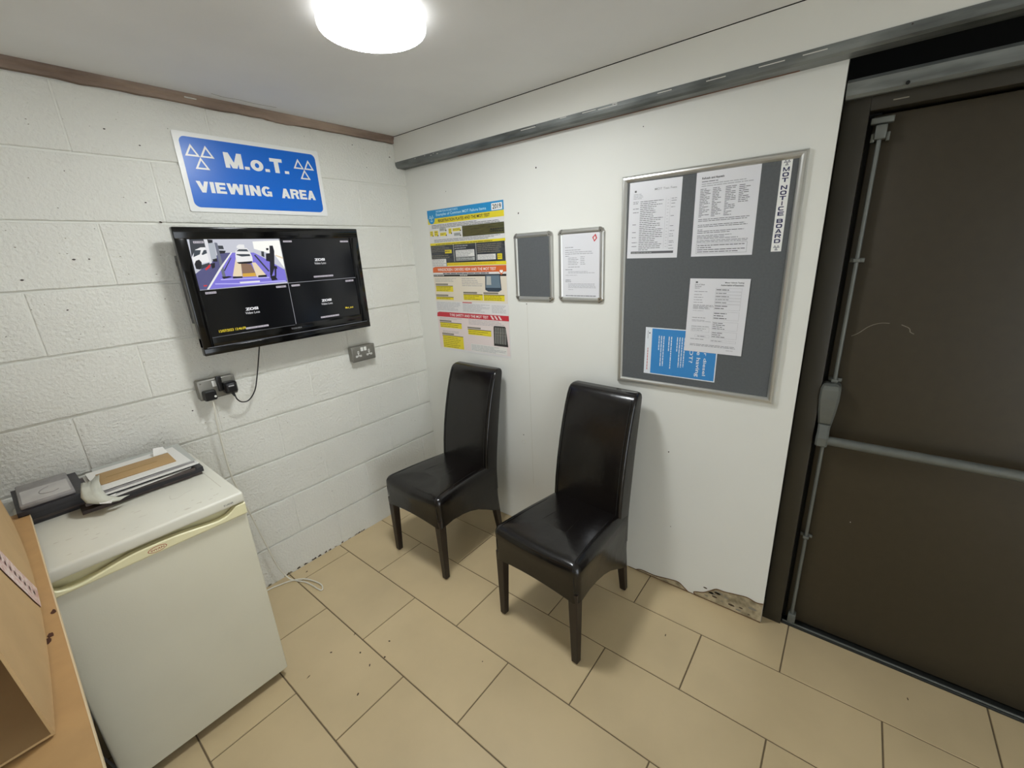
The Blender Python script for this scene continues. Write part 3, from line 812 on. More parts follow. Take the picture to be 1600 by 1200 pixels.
for x0, z0, x1, z1, m_ in [(-.279, .677, -.253, .705, 'p_yellow'), (-.242, .676, -.211, .705, 'p_yellow'), (-.196, .700, -.141, .717, 'sheet_grey'), (-.194, .674, -.141, .692, 'p_yellow'), (-.122, .682, -.098, .710, 'p_yellow'), (-.089, .693, -.026, .709, 'p_yellow'), (-.081, .667, -.028, .685, 'sheet_grey')]:
    R(x0, z0, x1, z1, m_, n2); lines(x0 + .004, z0 + .004, x1 - .003, z1 - .003, 2, 'ink', n3, .5)
    R(x1 - .006, z0 - .002, x1 + .002, z0 + .006, 'p_brown', n3)
R(-.014, .660, .286, .716, 'p_olive', n2); lines(-.008, .665, .27, .712, 6, 'p_brown', n3, .3); lines(.19, .668, .28, .69, 2, 'p_black', n3, .6)
R(-W2, .622, W2, .637, 'p_yellow'); lines(-.24, .624, .2, .635, 1, 'p_olive', n2, .3)
R(-.286, .506, .284, .624, 'p_dark', n1 + .0001)
R(-.096, .53, -.092, .624, 'sheet_grey', n2); R(.078, .53, .082, .624, 'sheet_grey', n2)
lines(-.282, .585, -.12, .62, 4, 'p_grey', n2, .35); lines(-.282, .55, -.105, .572, 2, 'p_grey', n2, .35); lines(-.086, .595, .02, .62, 2, 'ink_pale', n2, .4)
lines(.09, .57, .265, .618, 5, 'p_grey', n2, .4)
for x0, z0, x1, z1 in [(-.285, .507, -.163, .547), (-.080, .555, .066, .591), (.087, .534, .218, .562)]:
    R(x0, z0, x1, z1, 'sheet', n2); lines(x0 + .003, z0 + .002, x1 - .003, z1 - .002, 4, 'ink_pale', n3, .4)
R(-.08, .534, .066, .552, 'sheet_grey', n2); lines(-.078, .535, .06, .552, 2, 'ink', n3, .4)
for x0, z0, x1, z1 in [(-.167, .577, -.111, .596), (.230, .533, .262, .562)]:
    R(x0, z0, x1, z1, 'p_yellow', n2); lines(x0 + .004, z0 + .005, x1 - .004, z1 - .004, 1 if x0 < 0 else 2, 'p_brown', n3, .5)
R(-.158, .506, W2, .524, 'p_yellow', n2); lines(-.15, .509, .25, .522, 1, 'p_band', n3, .5)
# windscreen panel
b.poly([(-.288, .470), (-.284, .498), (-.262, .503), (.286, .503), (.286, .470)], n2, 'p_orange')
b.poly([(.227, .476), (.272, .476), (.250, .452)], n2 + .0001, 'p_orange'); b.poly([(.240, .478), (.262, .478), (.262, .470), (.251, .461), (.240, .470)], n3, 'sign_white')
b.text('WINDSCREEN / DRIVERS VIEW AND THE MOT TEST', -.243, .478, .215, .494, n3, 'sign_white', bold=.012)
lines(-.20, .458, .18, .469, 1, 'ink_dark', n2, .45)
R(-.285, .447, .284, .458, 'p_black', n2 - .0001); lines(-.28, .449, -.19, .457, 1, 'sheet', n3, .4); lines(-.06, .449, .0, .457, 1, 'sheet', n3, .4)
R(-.285, .302, .284, .447, 'p_cream'); 
lines(-.275, .415, -.07, .440, 3, 'ink_pale'); lines(-.05, .390, .11, .440, 5, 'ink_pale')
for x0, x1, zt, zb in [(-.274, -.126, .406, .359), (-.280, -.129, .341, .311), (-.044, .106, .360, .314), (.113, .264, .360, .314)]:
    R(x0, zt - .009, x0 + .108, zt, 'p_grey', n2); R(x0, zt - .0165, x1, zt - .0125, 'p_brown', n2); R(x0, zb, x1, zt - .0165, 'p_yellow', n2)
    lines(x0 + .004, zb + .002, x1 - .02, zt - .018, 3 if zt - zb > .04 else 1, 'p_brown', n3, .25)
R(-.285, .243, .284, .302, 'paper_matt'); lines(-.28, .246, -.075, .298, 7); lines(-.058, .246, .155, .292, 7, 'ink_pale'); lines(.168, .248, .27, .292, 6)
R(-.058, .296, .018, .301, 'p_red', n2)
# windscreen picture
b.poly([(.128, .374), (.150, .364), (.226, .364), (.246, .374), (.240, .455), (.134, .455)], n2, 'p_glass_dark')
b.poly([(.134, .385), (.240, .385), (.234, .450), (.140, .450)], n3, 'p_glass'); b.poly([(.140, .40), (.175, .40), (.175, .446), (.144, .446)], n3 + .0002, 'sheet_grey')
# tyre panel
R(-.285, .012, .284, .212, 'p_pink')
b.poly([(-.288, .207), (-.284, .230), (-.265, .236), (.286, .236), (.286, .207)], n2, 'p_red')
b.text('TYRE SAFETY AND THE MOT TEST', -.175, .2135, .138, .2285, n3, 'sign_white', bold=.012)
for q in range(3):
    x = .152 + q * .028; b.poly([(x, .232), (x + .014, .232), (x + .030, .211), (x + .016, .211)], n3, 'p_pink')
lines(-.265, .190, -.075, .204, 2); lines(-.02, .172, .25, .204, 4, 'ink_pale'); lines(-.25, .108, -.08, .124, 2)
for x0, x1, zt, zb in [(-.270, -.080, .186, .140), (-.258, -.075, .106, .014), (-.032, .152, .158, .112)]:
    R(x0, zt - .009, x0 + .105, zt, 'p_grey', n2); R(x0, zt - .0165, x1, zt - .0125, 'p_brown', n2); R(x0 + .003, zb, x1, zt - .0165, 'p_yellow', n2)
    lines(x0 + .006, zb + .003, x1 - .025, zt - .02, 6 if zt - zb > .06 else 2, 'p_brown', n3, .2)
R(-.015, .014, .262, .058, 'sheet', n2); lines(-.010, .017, .255, .055, 5, 'ink_pale', n3, .3)
b.poly([(.168, .062), (.272, .062), (.262, .168), (.255, .176), (.178, .176), (.172, .168)], n2, 'p_black')
for i in range(7):
    x = .178 + i * .0125
    b.poly([(x, .075), (x + .004, .075), (x + .010, .168), (x + .006, .168)], n3, 'sheet_grey')
    b.poly([(x, .14), (x + .010, .12), (x + .010, .124), (x, .144)], n3, 'p_grey')
# drawn paper thickness and the curled lower corner
b.box(-W2, W2, -.0011, -.0001, 0, HH, 'paper_matt')
tag(b.build('poster', loc=(0, -.4480, 1.047), rz=RW), 'tall coloured poster of common MOT failure items dated 2019 near the corner', 'poster')

# ================================================================== snap frames
def word_lines(b, x0, z0, x1, z1, k, mt='ink', n=.0004, h=.32, rag=.4, ww=(.006, .022), gap=.0022):
    st = (z1 - z0) / k
    for i in range(k):
        z = z1 - (i + .75) * st; x = x0; end = x1 - (x1 - x0) * rag * random.random() ** 2
        while x < end - .001:
            w = random.uniform(*ww); b.rect(x, z, min(x + w, end), z + st * h, n, mt); x += w + gap
def rail(b, p0, p1, wid, dep, mt, inward):
    # half-round aluminium rail from p0 to p1 (x,z), section width wid towards 'inward'
    d = Vector((p1[0] - p0[0], 0, p1[1] - p0[1])).normalized(); q = Vector((inward[0], 0, inward[1]))
    prof = [(0, .0005), (0, dep * .45), (wid * .10, dep * .75), (wid * .28, dep * .97), (wid * .5, dep), (wid * .72, dep * .93), (wid * .92, dep * .62), (wid, dep * .35), (wid, .0005)]
    rings = []
    for p, s in ((p0, 1), (p1, -1)):
        r = []
        for a, h in prof:
            o = Vector((p[0], 0, p[1])) + q * a + d * (a * s * (1 if MITRE else 0)); r.append((o.x, -h, o.z))
        rings.append(r)
    if d.cross(q).y < 0: rings = [r[::-1] for r in rings]
    b.ring(rings, mt, smooth=False)
def snap_frame(label, u, z, w, h, back):
    F = thing('snap_frame', label, 'picture frame', (0, -u, z), RW, group='small aluminium snap frames')
    b = MB(); b.box(-w / 2 + .006, w / 2 - .006, -.006, -.0005, .006, h - .006, 'felt'); b.build('backing', F)
    global MITRE; MITRE = False
    rw, c = .024, .018
    for p0, p1, q in (((-w / 2 + c, 0), (w / 2 - c, 0), (0, 1)), ((-w / 2 + c, h), (w / 2 - c, h), (0, -1)), ((-w / 2, c), (-w / 2, h - c), (1, 0)), ((w / 2, c), (w / 2, h - c), (-1, 0))):
        b = MB(); rail(b, p0, p1, rw, .013, 'alu', q); b.build('rail', F)
    for sx in (-1, 1):
        for sz in (0, 1):
            b = MB()
            cx, cz = sx * (w / 2 - rw), (h - rw if sz else rw)
            P = []
            a0 = {(1, 1): 0, (-1, 1): PI / 2, (-1, 0): PI, (1, 0): 3 * PI / 2}[(sx, sz)]
            P.append((cx, cz))
            for i in range(9):
                a = a0 + PI / 2 * i / 8; P.append((cx + rw * math.cos(a), cz + rw * math.sin(a)))
            b.ring([[(x, -.0006, zz) for x, zz in P], [(x, -.010, zz) for x, zz in P], [(cx + (x - cx) * .8, -.0138, cz + (zz - cz) * .8) for x, zz in P]], 'chrome', smooth=False)
            b.cyl((cx + sx * rw * .35, -.0142, cz + (1 if sz else -1) * rw * .35), (cx + sx * rw * .35, -.013, cz + (1 if sz else -1) * rw * .35), .003, 'p_black', 8)
            b.build('corner_cap', F)
    return F
snap_frame('small aluminium frame holding only a blank grey panel, next to the coloured poster', .912, 1.369, .233, .331, 'felt')
snap_frame('small aluminium frame around a printed letter, next to the noticeboard', 1.1775, 1.371, .236, .329, 'felt')
def paper(name, label, cat, u, z, w, h, n, tilt=0, group=None, mt='paper'):
    b = MB(); b.box(-w / 2, w / 2, 0, .0005, 0, h, mt)
    b.meta = (u, z, w, h, n, tilt, name, label, cat, group)
    return b
def finish(b):
    u, z, w, h, n, tilt, name, label, cat, group = b.meta
    o = b.build(name, loc=(-n, -u, z)); o.rotation_euler = (0, tilt, RW) if False else (0, 0, RW)
    if tilt: o.rotation_euler = (Matrix.Rotation(RW, 3, 'Z') @ Matrix.Rotation(tilt, 3, 'Y')).to_euler()
    return tag(o, label, cat, group)
b = paper('letter', 'printed letter with a small red diamond mark inside the right aluminium frame', 'paper', 1.1775, 1.391, .196, .289, .0075)
word_lines(b, -.080, .226, -.03, .232, 1, 'ink'); word_lines(b, -.08, .213, .035, .221, 1, 'ink_pale'); word_lines(b, -.08, .196, .082, .212, 2, 'ink_pale')
word_lines(b, -.08, .188, -.06, .193, 1); word_lines(b, -.065, .150, -.01, .186, 5, 'ink_pale'); word_lines(b, .0, .150, .025, .19, 5, 'ink_pale')
word_lines(b, -.065, .138, .0, .146, 1, 'ink_pale'); word_lines(b, -.08, .127, -.02, .133, 1); word_lines(b, -.065, .112, .078, .124, 2, 'ink_pale'); word_lines(b, -.08, .102, -.01, .107, 1, 'ink_pale')
word_lines(b, -.08, .072, -.05, .086, 2); word_lines(b, -.065, .045, .08, .068, 4, 'ink_pale'); word_lines(b, -.065, .036, -.02, .041, 1, 'ink_pale'); word_lines(b, -.08, .006, .08, .016, 1, 'ink')
b.poly([(.070, .247), (.084, .262), (.076, .281), (.060, .266)], .0004, 'p_red'); b.poly([(.070, .254), (.078, .262), (.074, .273), (.066, .265)], .0007, 'sheet')
finish(b)

# ================================================================== noticeboard
NB = thing('noticeboard', 'large grey felt noticeboard with an aluminium frame and pinned sheets', 'noticeboard', (0, -1.6895, 1.015), RW)
w, h = .633, .866
b = MB(); b.box(-w / 2 + .012, w / 2 - .012, -.008, -.0005, .012, h - .012, 'felt'); b.build('felt_panel', NB)
MITRE = True
for p0, p1, q in (((-w / 2, 0), (w / 2, 0), (0, 1)), ((-w / 2, h), (w / 2, h), (0, -1)), ((-w / 2, 0), (-w / 2, h), (1, 0)), ((w / 2, 0), (w / 2, h), (-1, 0))):
    b = MB(); rail(b, p0, p1, .026, .019, 'alu', q); b.build('frame_rail', NB)
PN = .0088
# sheet 1: test fees
b = paper('notice_sheet', 'white MOT test fees sheet at the top left corner of the noticeboard', 'paper', 1.507, 1.561, .208, .292, PN, .012, 'sheets on the noticeboard')
b.text('MOT Test Fees', .0, .255, .085, .263, .0004, 'ink_pale', bold=.01); b.rect(-.082, .254, -.074, .261, .0004, 'ink')
word_lines(b, -.086, .228, -.045, .25, 4, 'ink_pale')
for z, k in ((.21, 2), (.19, 1), (.176, 1), (.13, 1), (.10, 1), (.08, 1), (.06, 1), (.045, 1)): word_lines(b, -.086, z, -.062, z + .006 * k, k, 'ink')
word_lines(b, -.056, .03, .040, .222, 27, 'ink', rag=.6, h=.3)
for i in range(16): z = .214 - i * .0115; word_lines(b, .053, z, .060, z + .004, 1, 'ink_pale'); 
for z in (.218, .21, .2, .187, .155, .118, .10, .088, .08, .062, .056, .045, .034): word_lines(b, .068, z, .088, z + .005, 1, 'ink')
for x in (.047, .064): b.rect(x, .035, x + .0005, .225, .0004, 'ink_pale')
b.rect(-.088, .018, .088, .027, .0004, 'ink'); word_lines(b, -.085, .0195, .01, .0255, 1, 'sheet_grey', .0006)
finish(b)
# sheet 2: refusals and appeals
b = paper('notice_sheet', 'white refusals and appeals sheet at the top middle of the noticeboard', 'paper', 1.770, 1.561, .210, .297, PN, 0.0, 'sheets on the noticeboard')
b.text('Refusals and Appeals', -.085, .268, -.010, .277, .0004, 'ink_dark', bold=.02)
word_lines(b, -.085, .259, -.03, .266, 1, 'ink'); word_lines(b, -.085, .244, .085, .258, 2, 'ink_pale')
for i, x in enumerate((-.088, -.045, -.002, .042)):
    word_lines(b, x, .140 + (.04 if i == 3 else 0), x + .036, .240, 18 if i < 3 else 10, 'ink', rag=.8, h=.35)
for z0, z1, k in ((.124, .136, 2), (.104, .116, 2), (.082, .094, 2), (.062, .078, 3), (.05, .060, 2)): word_lines(b, -.088, z0, .088, z1, k, 'ink', rag=.5)
word_lines(b, -.088, .094, -.07, .099, 1, 'ink_dark')
for x0, z0, x1, z1 in ((-.088, .010, .086, .0106), (-.088, .046, .086, .0466), (-.088, .010, -.0874, .046), (.0854, .010, .086, .0466)): b.rect(x0, z0, x1, z1, .0004, 'ink')
word_lines(b, -.084, .013, .08, .044, 4, 'ink', rag=.8)
finish(b)
# sheet 3: authorisation
b = paper('notice_sheet', 'white authorisation form in the lower middle of the noticeboard, overlapping the blue leaflet', 'paper', 1.772, 1.189, .212, .289, PN + .0022, .012, 'sheets on the noticeboard')
b.text('Motor Vehicle Testing', .022, .271, .086, .277, .0004, 'ink_dark', bold=.012); b.text('Authorisation of Examiners', .008, .262, .086, .268, .0004, 'ink_dark', bold=.012)
b.rect(-.084, .272, -.076, .278, .0004, 'ink')
b.text('Driver & Vehicle', -.086, .264, -.05, .269, .0004, 'ink'); b.text('Standards', -.086, .257, -.062, .262, .0004, 'ink'); b.text('Agency', -.086, .250, -.068, .255, .0004, 'ink')
for z in (.238, .226, .216, .206, .196): word_lines(b, -.086, z, -.03 - random.random() * .02, z + .004, 1, 'ink')
word_lines(b, -.086, .172, -.01, .190, 4, 'ink'); word_lines(b, -.086, .164, -.04, .168, 1, 'ink_pale'); word_lines(b, -.086, .136, -.03, .140, 1, 'ink_dark'); word_lines(b, -.086, .122, -.015, .131, 2, 'ink_pale')
word_lines(b, -.086, .102, -.015, .106, 1); 
def outline(x0, z0, x1, z1, m_='ink_pale'):
    t = .0005
    for q in ((x0, z0, x1, z0 + t), (x0, z1 - t, x1, z1), (x0, z0, x0 + t, z1), (x1 - t, z0, x1, z1)): b.rect(*q, .0004, m_)
outline(-.086, .082, -.018, .100); outline(-.07, .060, -.015, .070); word_lines(b, -.06, .062, -.03, .068, 1); word_lines(b, -.086, .050, -.03, .055, 1); word_lines(b, -.084, .085, -.03, .098, 2, 'ink_pale')
for z0, z1 in ((.242, .254), (.230, .240), (.218, .228), (.207, .216), (.195, .205), (.172, .193), (.134, .165), (.094, .126), (.062, .088), (.046, .054)):
    outline(-.008, z0, .082, z1, 'ink_pale'); word_lines(b, -.006, z0 + .002, .04, z1 - .001, max(1, int((z1 - z0) / .008)), 'ink')
word_lines(b, -.086, .024, .082, .034, 2, 'ink', rag=.1); word_lines(b, .05, .014, .08, .019, 1, 'ink_pale')
finish(b)
# leaflet (landscape copy of a portrait page, reading downwards)
b = paper('leaflet', 'blue diesel vehicle leaflet turned sideways at the bottom of the noticeboard', 'leaflet', 1.645, 1.070, .294, .205, PN + .0003, 0.006, 'sheets on the noticeboard', 'leaflet_white')
b.rect(-.118, .004, .143, .201, .0003, 'leaflet_blue')
b.text('Is your diesel', .094, .022, .110, .196, .0006, 'leaflet_white', bold=.01, rot=-90)
b.text('vehicle having', .066, .014, .086, .196, .0006, 'leaflet_white', bold=.01, rot=-90)
b.text('its MOT?', .042, .070, .056, .196, .0006, 'leaflet_white', bold=.01, rot=-90)
for x in (.018, .008, -.002, -.012, -.036, -.046, -.068, -.078, -.088):
    z = .172; end = random.uniform(.05, .03) if x not in (-.012, -.046, -.088) else .11
    while z > end:
        l = random.uniform(.006, .02); b.rect(x, max(z - l, end), x + .0035, z, .0006, 'leaflet_white'); z -= l + .0022
z = .115
while z > .02: l = random.uniform(.006, .014); b.rect(-.135, z - l, -.132, z, .0004, 'leaflet_red'); z -= l + .002
b.rect(-.131, .178, -.126, .183, .0004, 'navy'); 
z = .19
while z > .155: b.rect(-.137, z - .005, -.134, z, .0004, 'ink_pale'); z -= .007
finish(b)
# header strip reading downwards
b = paper('notice_strip', 'narrow white strip lettered MOT NOTICE BOARD down the right edge of the noticeboard', 'sign', 1.948, 1.569, .031, .292, PN + .0003, 0.0, None, 'sign_white')
triangles(b, 0, .279, .0095, .0004, 'navy', .5); triangles(b, 0, .0125, .0095, .0004, 'navy', .5)
z = .266
for wd in ('MOT', 'NOTICE', 'BOARD'):
    for ch in wd:
        hw = .0092 if ch not in 'I' else .0016
        b.block(ch, -hw, z - .0128, hw, z, .0004, 'navy', .22 if ch != 'I' else 1, .22, 0, True); z -= .0163
    z -= .0066
finish(b)

# ================================================================== chairs
def make_chair(label, loc, rz):
    C = thing('dining_chair', label, 'chair', loc, rz, 'dark leather dining chairs')
    def foot(wf, wr, yf, yr, rf, rr, k=8, bow=0.0):
        P = []
        # corner circles on a trapezoid, counter-clockwise from front right
        def arc(cx, cy, r, a0, a1):
            for i in range(k + 1):
                a = a0 + (a1 - a0) * i / k; P.append((cx + r * math.cos(a), cy + r * math.sin(a)))
        arc(wf - rf, yf + rf, rf, -PI / 2, -.02)
        for t in (.15, .3, .45, .6, .75, .88): 
            P.append((wf + (wr - wf) * t, yf + rf + (yr - rr - yf - rf) * t))
        arc(wr - rr, yr - rr, rr, 0, PI / 2)
        arc(-wr + rr, yr - rr, rr, PI / 2, PI)
        for t in (.88, .75, .6, .45, .3, .15):
            P.append((-(wf + (wr - wf) * t), yf + rf + (yr - rr - yf - rf) * t))
        arc(-wf + rf, yf + rf, rf, PI + .02, 3 * PI / 2)
        for t in (.08, .2, .35, .5, .65, .8, .92):
            x = (-wf + rf) + (2 * (wf - rf)) * t
            P.append((x, yf - bow * (1 - (2 * t - 1) ** 2)))
        return P
    def hem(x, y):
        T = [(-.26, .312), (-.20, .322), (-.13, .318), (-.05, .300), (.02, .274), (.08, .240), (.14, .200), (.19, .168), (.24, .158)]
        if y <= T[0][0]: z = T[0][1]
        else:
            z = T[-1][1]
            for (a, za), (c, zc) in zip(T, T[1:]):
                if a <= y <= c: z = za + (zc - za) * (y - a) / (c - a); break
        if y < -.235: z += .022 * max(0, 1 - (x / .2) ** 2)
        if y > .2: z = .158 + .06 * max(0, 1 - (x / .165) ** 2)
        return z
    b = MB()
    WF, WR, YF, YR = .221, .182, -.258, .232
    specs = [(0, .000, .0), (.35, .0035, 0), (.8, .002, 0), (1.0, 0, 0)]
    rings = []
    for t, ins, _ in specs:
        F = foot(WF - ins, WR - ins * .5, YF + ins, YR, .030, .018, bow=.006)
        rings.append([(x, y, hem(x, y) + t * (.440 - hem(x, y))) for x, y in F])
    for z, ins in ((.452, .0015), (.462, .005), (.4695, .010), (.475, .018), (.479, .030), (.4815, .048), (.4835, .075), (.485, .11), (.4855, .15)):
        F = foot(WF - ins, WR - ins, YF + ins, YR - ins * .3, max(.030 - ins * .25, .012), .016, bow=.006 * (1 - ins * 5))
        rings.append([(x, y, z - .010 * max(0, min(1, (y + .05) / .2)) - (.004 if abs(x) < .12 and y < -.15 else 0)) for x, y in F])
    b.ring(rings, 'leather', cap0=False)
    b.add([(x, y, .33) for x, y in foot(WF - .012, WR - .012, YF + .012, YR - .012, .02, .01)], [list(range(len(rings[0])))[::-1]], 'leather_seam')
    b.build('seat', C)
    # seams on the seat
    for s in (-1, 1):
        b = MB(); b.tube(smooth_path([(s * .203, YF + .004, .36), (s * .199, YF + .004, .45), (s * .191, YF + .016, .472), (s * .186, YF + .05, .4805), (s * .174, -.10, .4805), (s * .160, .05, .4745), (s * .150, .13, .4665)], 5), .0016, 'leather_seam', 6)
        b.build('seam', C)
    # backrest
    b = MB()
    rings = []
    prof = [(.300, .165, .2315, .182), (.42, .138, .2325, .182), (.47, .142, .238, .1815), (.55, .150, .249, .181), (.65, .166, .266, .180), (.75, .188, .284, .179), (.84, .213, .302, .1785), (.91, .236, .316, .178), (.955, .254, .327, .1775), (.978, .266, .332, .1765), (.990, .276, .333, .174), (.997, .288, .331, .169), (1.000, .300, .326, .160)]
    for z, yf, yr, hw in prof:
        r = min(.014, (yr - yf) * .35); R4 = []
        puff = .006
        for cx, cy, a0 in ((hw - r, yf + r, -PI / 2), (hw - r, yr - r, 0), (-hw + r, yr - r, PI / 2), (-hw + r, yf + r, PI)):
            for i in range(6):
                a = a0 + PI / 2 * i / 5; R4.append((cx + r * math.cos(a), cy + r * math.sin(a)))
        for t in (.12, .3, .5, .7, .88):
            x = -hw + r + 2 * (hw - r) * t; R4.append((x, yf - puff * (1 - (2 * t - 1) ** 4)))
        rings.append([(x, y, z) for x, y in R4])
    b.ring(rings, 'leather', cap0=False)
    b.build('backrest', C)
    for s in (-1, 1):
        b = MB()
        P = [(s * (hw - .020), yf - .0028, z) for z, yf, yr, hw in prof[2:10]]
        b.tube(smooth_path(P, 4), .0016, 'leather_seam', 6); b.build('seam', C)
    # legs
    for sx in (-1, 1):
        for fr in (1, 0):
            b = MB()
            if fr:
                top, bot = (sx * .192, -.232, .35), (sx * .198, -.236, .004); a, c = .0215, .0145
            else:
                top, bot = (sx * .158, .205, .26), (sx * .163, .238, .004); a, c = .020, .0145
            rr = []
            for (x, y, z), q in ((bot, c - .003), ((bot[0], bot[1], bot[2] + .004), c), (top, a)):
                e = .003
                rr.append([(x + u * q - (e if u > 0 else -e) * k1, y + v * q - (e if v > 0 else -e) * k2, z) for u, v, k1, k2 in ((-1, -1, 1, 0), (1, -1, 1, 0), (1, -1, 0, 1), (1, 1, 0, 1), (1, 1, 1, 0), (-1, 1, 1, 0), (-1, 1, 0, 1), (-1, -1, 0, 1))])
            b.ring(rr, 'dark_wood', smooth=False)
            leg = b.build('leg', C)
            b = MB(); b.cyl((bot[0], bot[1], 0), (bot[0], bot[1], .0045), .009, 'glide', 12); b.build('glide', leg)
    return C
make_chair('dark brown leather dining chair nearer the block wall corner, under the tall poster', (-.379, -.531, 0), math.radians(-90.6))
make_chair('dark brown leather dining chair nearer the door, beside the noticeboard', (-.3865, -1.3275, 0), math.radians(-93.3))

# ================================================================== fridge
FR = thing('fridge', 'small white fridge with a cream handle strip against the block wall', 'fridge', (-1.625, -.33, 0))
def fpart(name, mb, label=None, parent=FR):
    mb.v = [(a + 1.625, b_ + .33, c) for a, b_, c in mb.v]
    o = mb.build(name, parent)
    if label: o['label'] = label
    return o
FX0, FX1 = -1.881, -1.369
b = MB(); b.box(FX0 + .004, FX1 - .004, -.535, -.035, .035, .812, 'fridge_body', .004); fpart('cabinet', b)
b = MB(); b.box(FX0 + .01, FX1 - .01, -.56, -.05, .012, .05, 'p_black')
fpart('plinth', b, 'dark plinth')
for x in (FX0 + .05, FX1 - .05):
    for y in (-.52, -.10):
        b = MB(); b.cyl((x, y, 0), (x, y, .02), .018, 'p_black', 14); fpart('foot', b)
b = MB(); b.box(FX0, FX1, -.592, -.540, .036, .768, 'fridge_door', .006, 3); door = fpart('door', b)
b = MB(); b.box(FX0 + .003, FX1 - .003, -.568, -.545, .768, .812, 'cream_recess')
# wavy cream strip with the grip recess above it
curve = [(-1.881, .812), (-1.868, .812), (-1.858, .803), (-1.846, .788), (-1.822, .780), (-1.797, .779), (-1.765, .784), (-1.735, .790), (-1.70, .797), (-1.67, .800), (-1.625, .8005), (-1.579, .799), (-1.54, .795), (-1.504, .790), (-1.475, .786), (-1.451, .785), (-1.430, .789), (-1.415, .797), (-1.403, .807), (-1.393, .812), (-1.369, .812)]
cv = smooth_path([(x, 0, z) for x, z in curve], 3)
top = [(p.x, min(p.z, .812)) for p in cv]
vs = []; fs = []
for i, (x, z) in enumerate(top):
    vs += [(x, -.598, .768), (x, -.602, .773), (x, -.602, z - .003), (x, -.599, z), (x, -.580, z), (x, -.580, .768)]
for i in range(len(top) - 1):
    for j in range(6):
        k = (j + 1) % 6; fs.append((i * 6 + j, (i + 1) * 6 + j, (i + 1) * 6 + k, i * 6 + k))
fs += [tuple(range(6)), tuple(range((len(top) - 1) * 6, len(top) * 6))[::-1]]
b.add(vs, fs, 'cream_plastic')
b.box(FX0 + .002, FX1 - .002, -.581, -.566, .768, .779, 'cream_plastic')
hs = fpart('handle_strip', b, 'cream plastic handle strip with a wavy grip', door)
b = MB()
P = [(-1.625 + .024 * math.cos(t), .784 + .0095 * math.sin(t)) for t in [k * PI / 16 for k in range(32)]]
P2 = [(-1.625 + .022 * math.cos(t), .784 + .0078 * math.sin(t)) for t in [k * PI / 16 for k in range(32)]]
b.poly(P, .6026, 'badge_red'); b.poly(P2, .6030, 'cream_plastic'); b.text('SWAN', -1.642, .7805, -1.608, .7875, .6033, 'badge_red', bold=.012)
bb_ = b; bb_.v = [(a + 1.625, b_ + .33, c) for a, b_, c in bb_.v]; o = bb_.build('badge', FR); o['label'] = 'small red oval badge'
b = MB(); b.box(FX0 - .001, FX1 + .002, -.6045, -.03, .8155, .855, 'fridge_top', .009, 4)
b.text('SF LARDER', -1.432, .828, -1.403, .834, .6049, 'ink', bold=.012)
# scuffs and a groove on the top
def ztop(pts, mt, w=.0012):
    b.tube(smooth_path(pts, 5), w, mt, 6)
b.box(-1.4015, -1.4000, -.50, -.10, .8548, .8554, 'fridge_dirt')
ztop([(-1.530, -.41, .8548), (-1.535, -.44, .8548), (-1.52, -.452, .8548), (-1.49, -.435, .8548), (-1.47, -.43, .8548)], 'fridge_dirt', .0007)
for i in range(30):
    x, y, r = random.uniform(-1.82, -1.42), random.uniform(-.58, -.42), random.uniform(.001, .0022)
    b.add([(x + r * random.uniform(1, 6) * math.cos(t), y + r * math.sin(t), .8553) for t in [k * PI / 3 for k in range(6)]], [list(range(6))], 'fridge_dirt')
fpart('worktop', b, 'white worktop lid')

# ================================================================== things on the fridge
FT = .8556
def slab(name, label, cat, x0, x1, y0, y1, z0, z1, mt, rz=0, group=None, curl=0.0, bev=.0006, edge=None):
    b = MB()
    cx, cy = (x0 + x1) / 2, (y0 + y1) / 2
    w, d, h = (x1 - x0) / 2, (y1 - y0) / 2, z1 - z0
    n = 12; rows = []
    for i in range(n + 1):
        t = -1 + 2 * i / n; x = t * w; up_ = curl * (t ** 2) if curl else 0
        rows.append([(x, -d, up_), (x, d, up_), (x, d, up_ + h), (x, -d, up_ + h)])
    b.ring(rows, mt, smooth=False)
    o = b.build(name, loc=(cx, cy, z0), rz=rz)
    return tag(o, label, cat, group)
z = FT
MAG = [('dark magazine lying lowest of the left pile on the fridge', .012, 'mag_dark', .0), ('dark brown magazine second from the bottom of the left pile on the fridge', .010, 'mag_brown', .01), ('dark magazine with a grey spine in the middle of the left pile on the fridge', .011, 'mag_dark', -.012),
       ('thick dark catalogue fourth from the bottom of the left pile on the fridge', .016, 'mag_dark', .004), ('dark magazine just under the clear case of the left pile on the fridge', .012, 'mag_dark', .012)]
for i, (lab, t, m_, r) in enumerate(MAG):
    slab('magazine', lab, 'magazine', -1.868, -1.725 + .004 * i, -.245 - .006 * i, -.035, z, z + t, m_, r, 'magazines in the left pile on the fridge')
    z += t
CB = thing('picture_case', 'clear plastic case with a pale cover on top of the left pile on the fridge', 'case', (-1.795, -.150, z))
b = MB(); b.box(-.062, .062, -.105, .105, 0, .014, 'mag_grey', .003); b.build('case_body', CB)
b = MB(); b.box(-.055, .055, -.096, .030, .0142, .0150, 'mag_cover')
b.tube(smooth_path([(.010, .005, .0152), (-.010, -.015, .0152), (-.012, -.045, .0152), (.012, -.06, .0152), (.03, -.05, .0152)], 5), .0012, 'mag_grey', 6)
b.build('cover_sheet', CB)
z = FT
slab('folder', 'long dark brown folder at the very bottom of the right pile on the fridge', 'folder', -1.735, -1.400, -.315, -.045, z, z + .012, 'mag_brown', -.03); z += .012
slab('ring_binder', 'black folder poking out at the right end of the pile on the fridge', 'folder', -1.66, -1.396, -.325, -.06, z, z + .019, 'mag_dark', -.02); z += .019
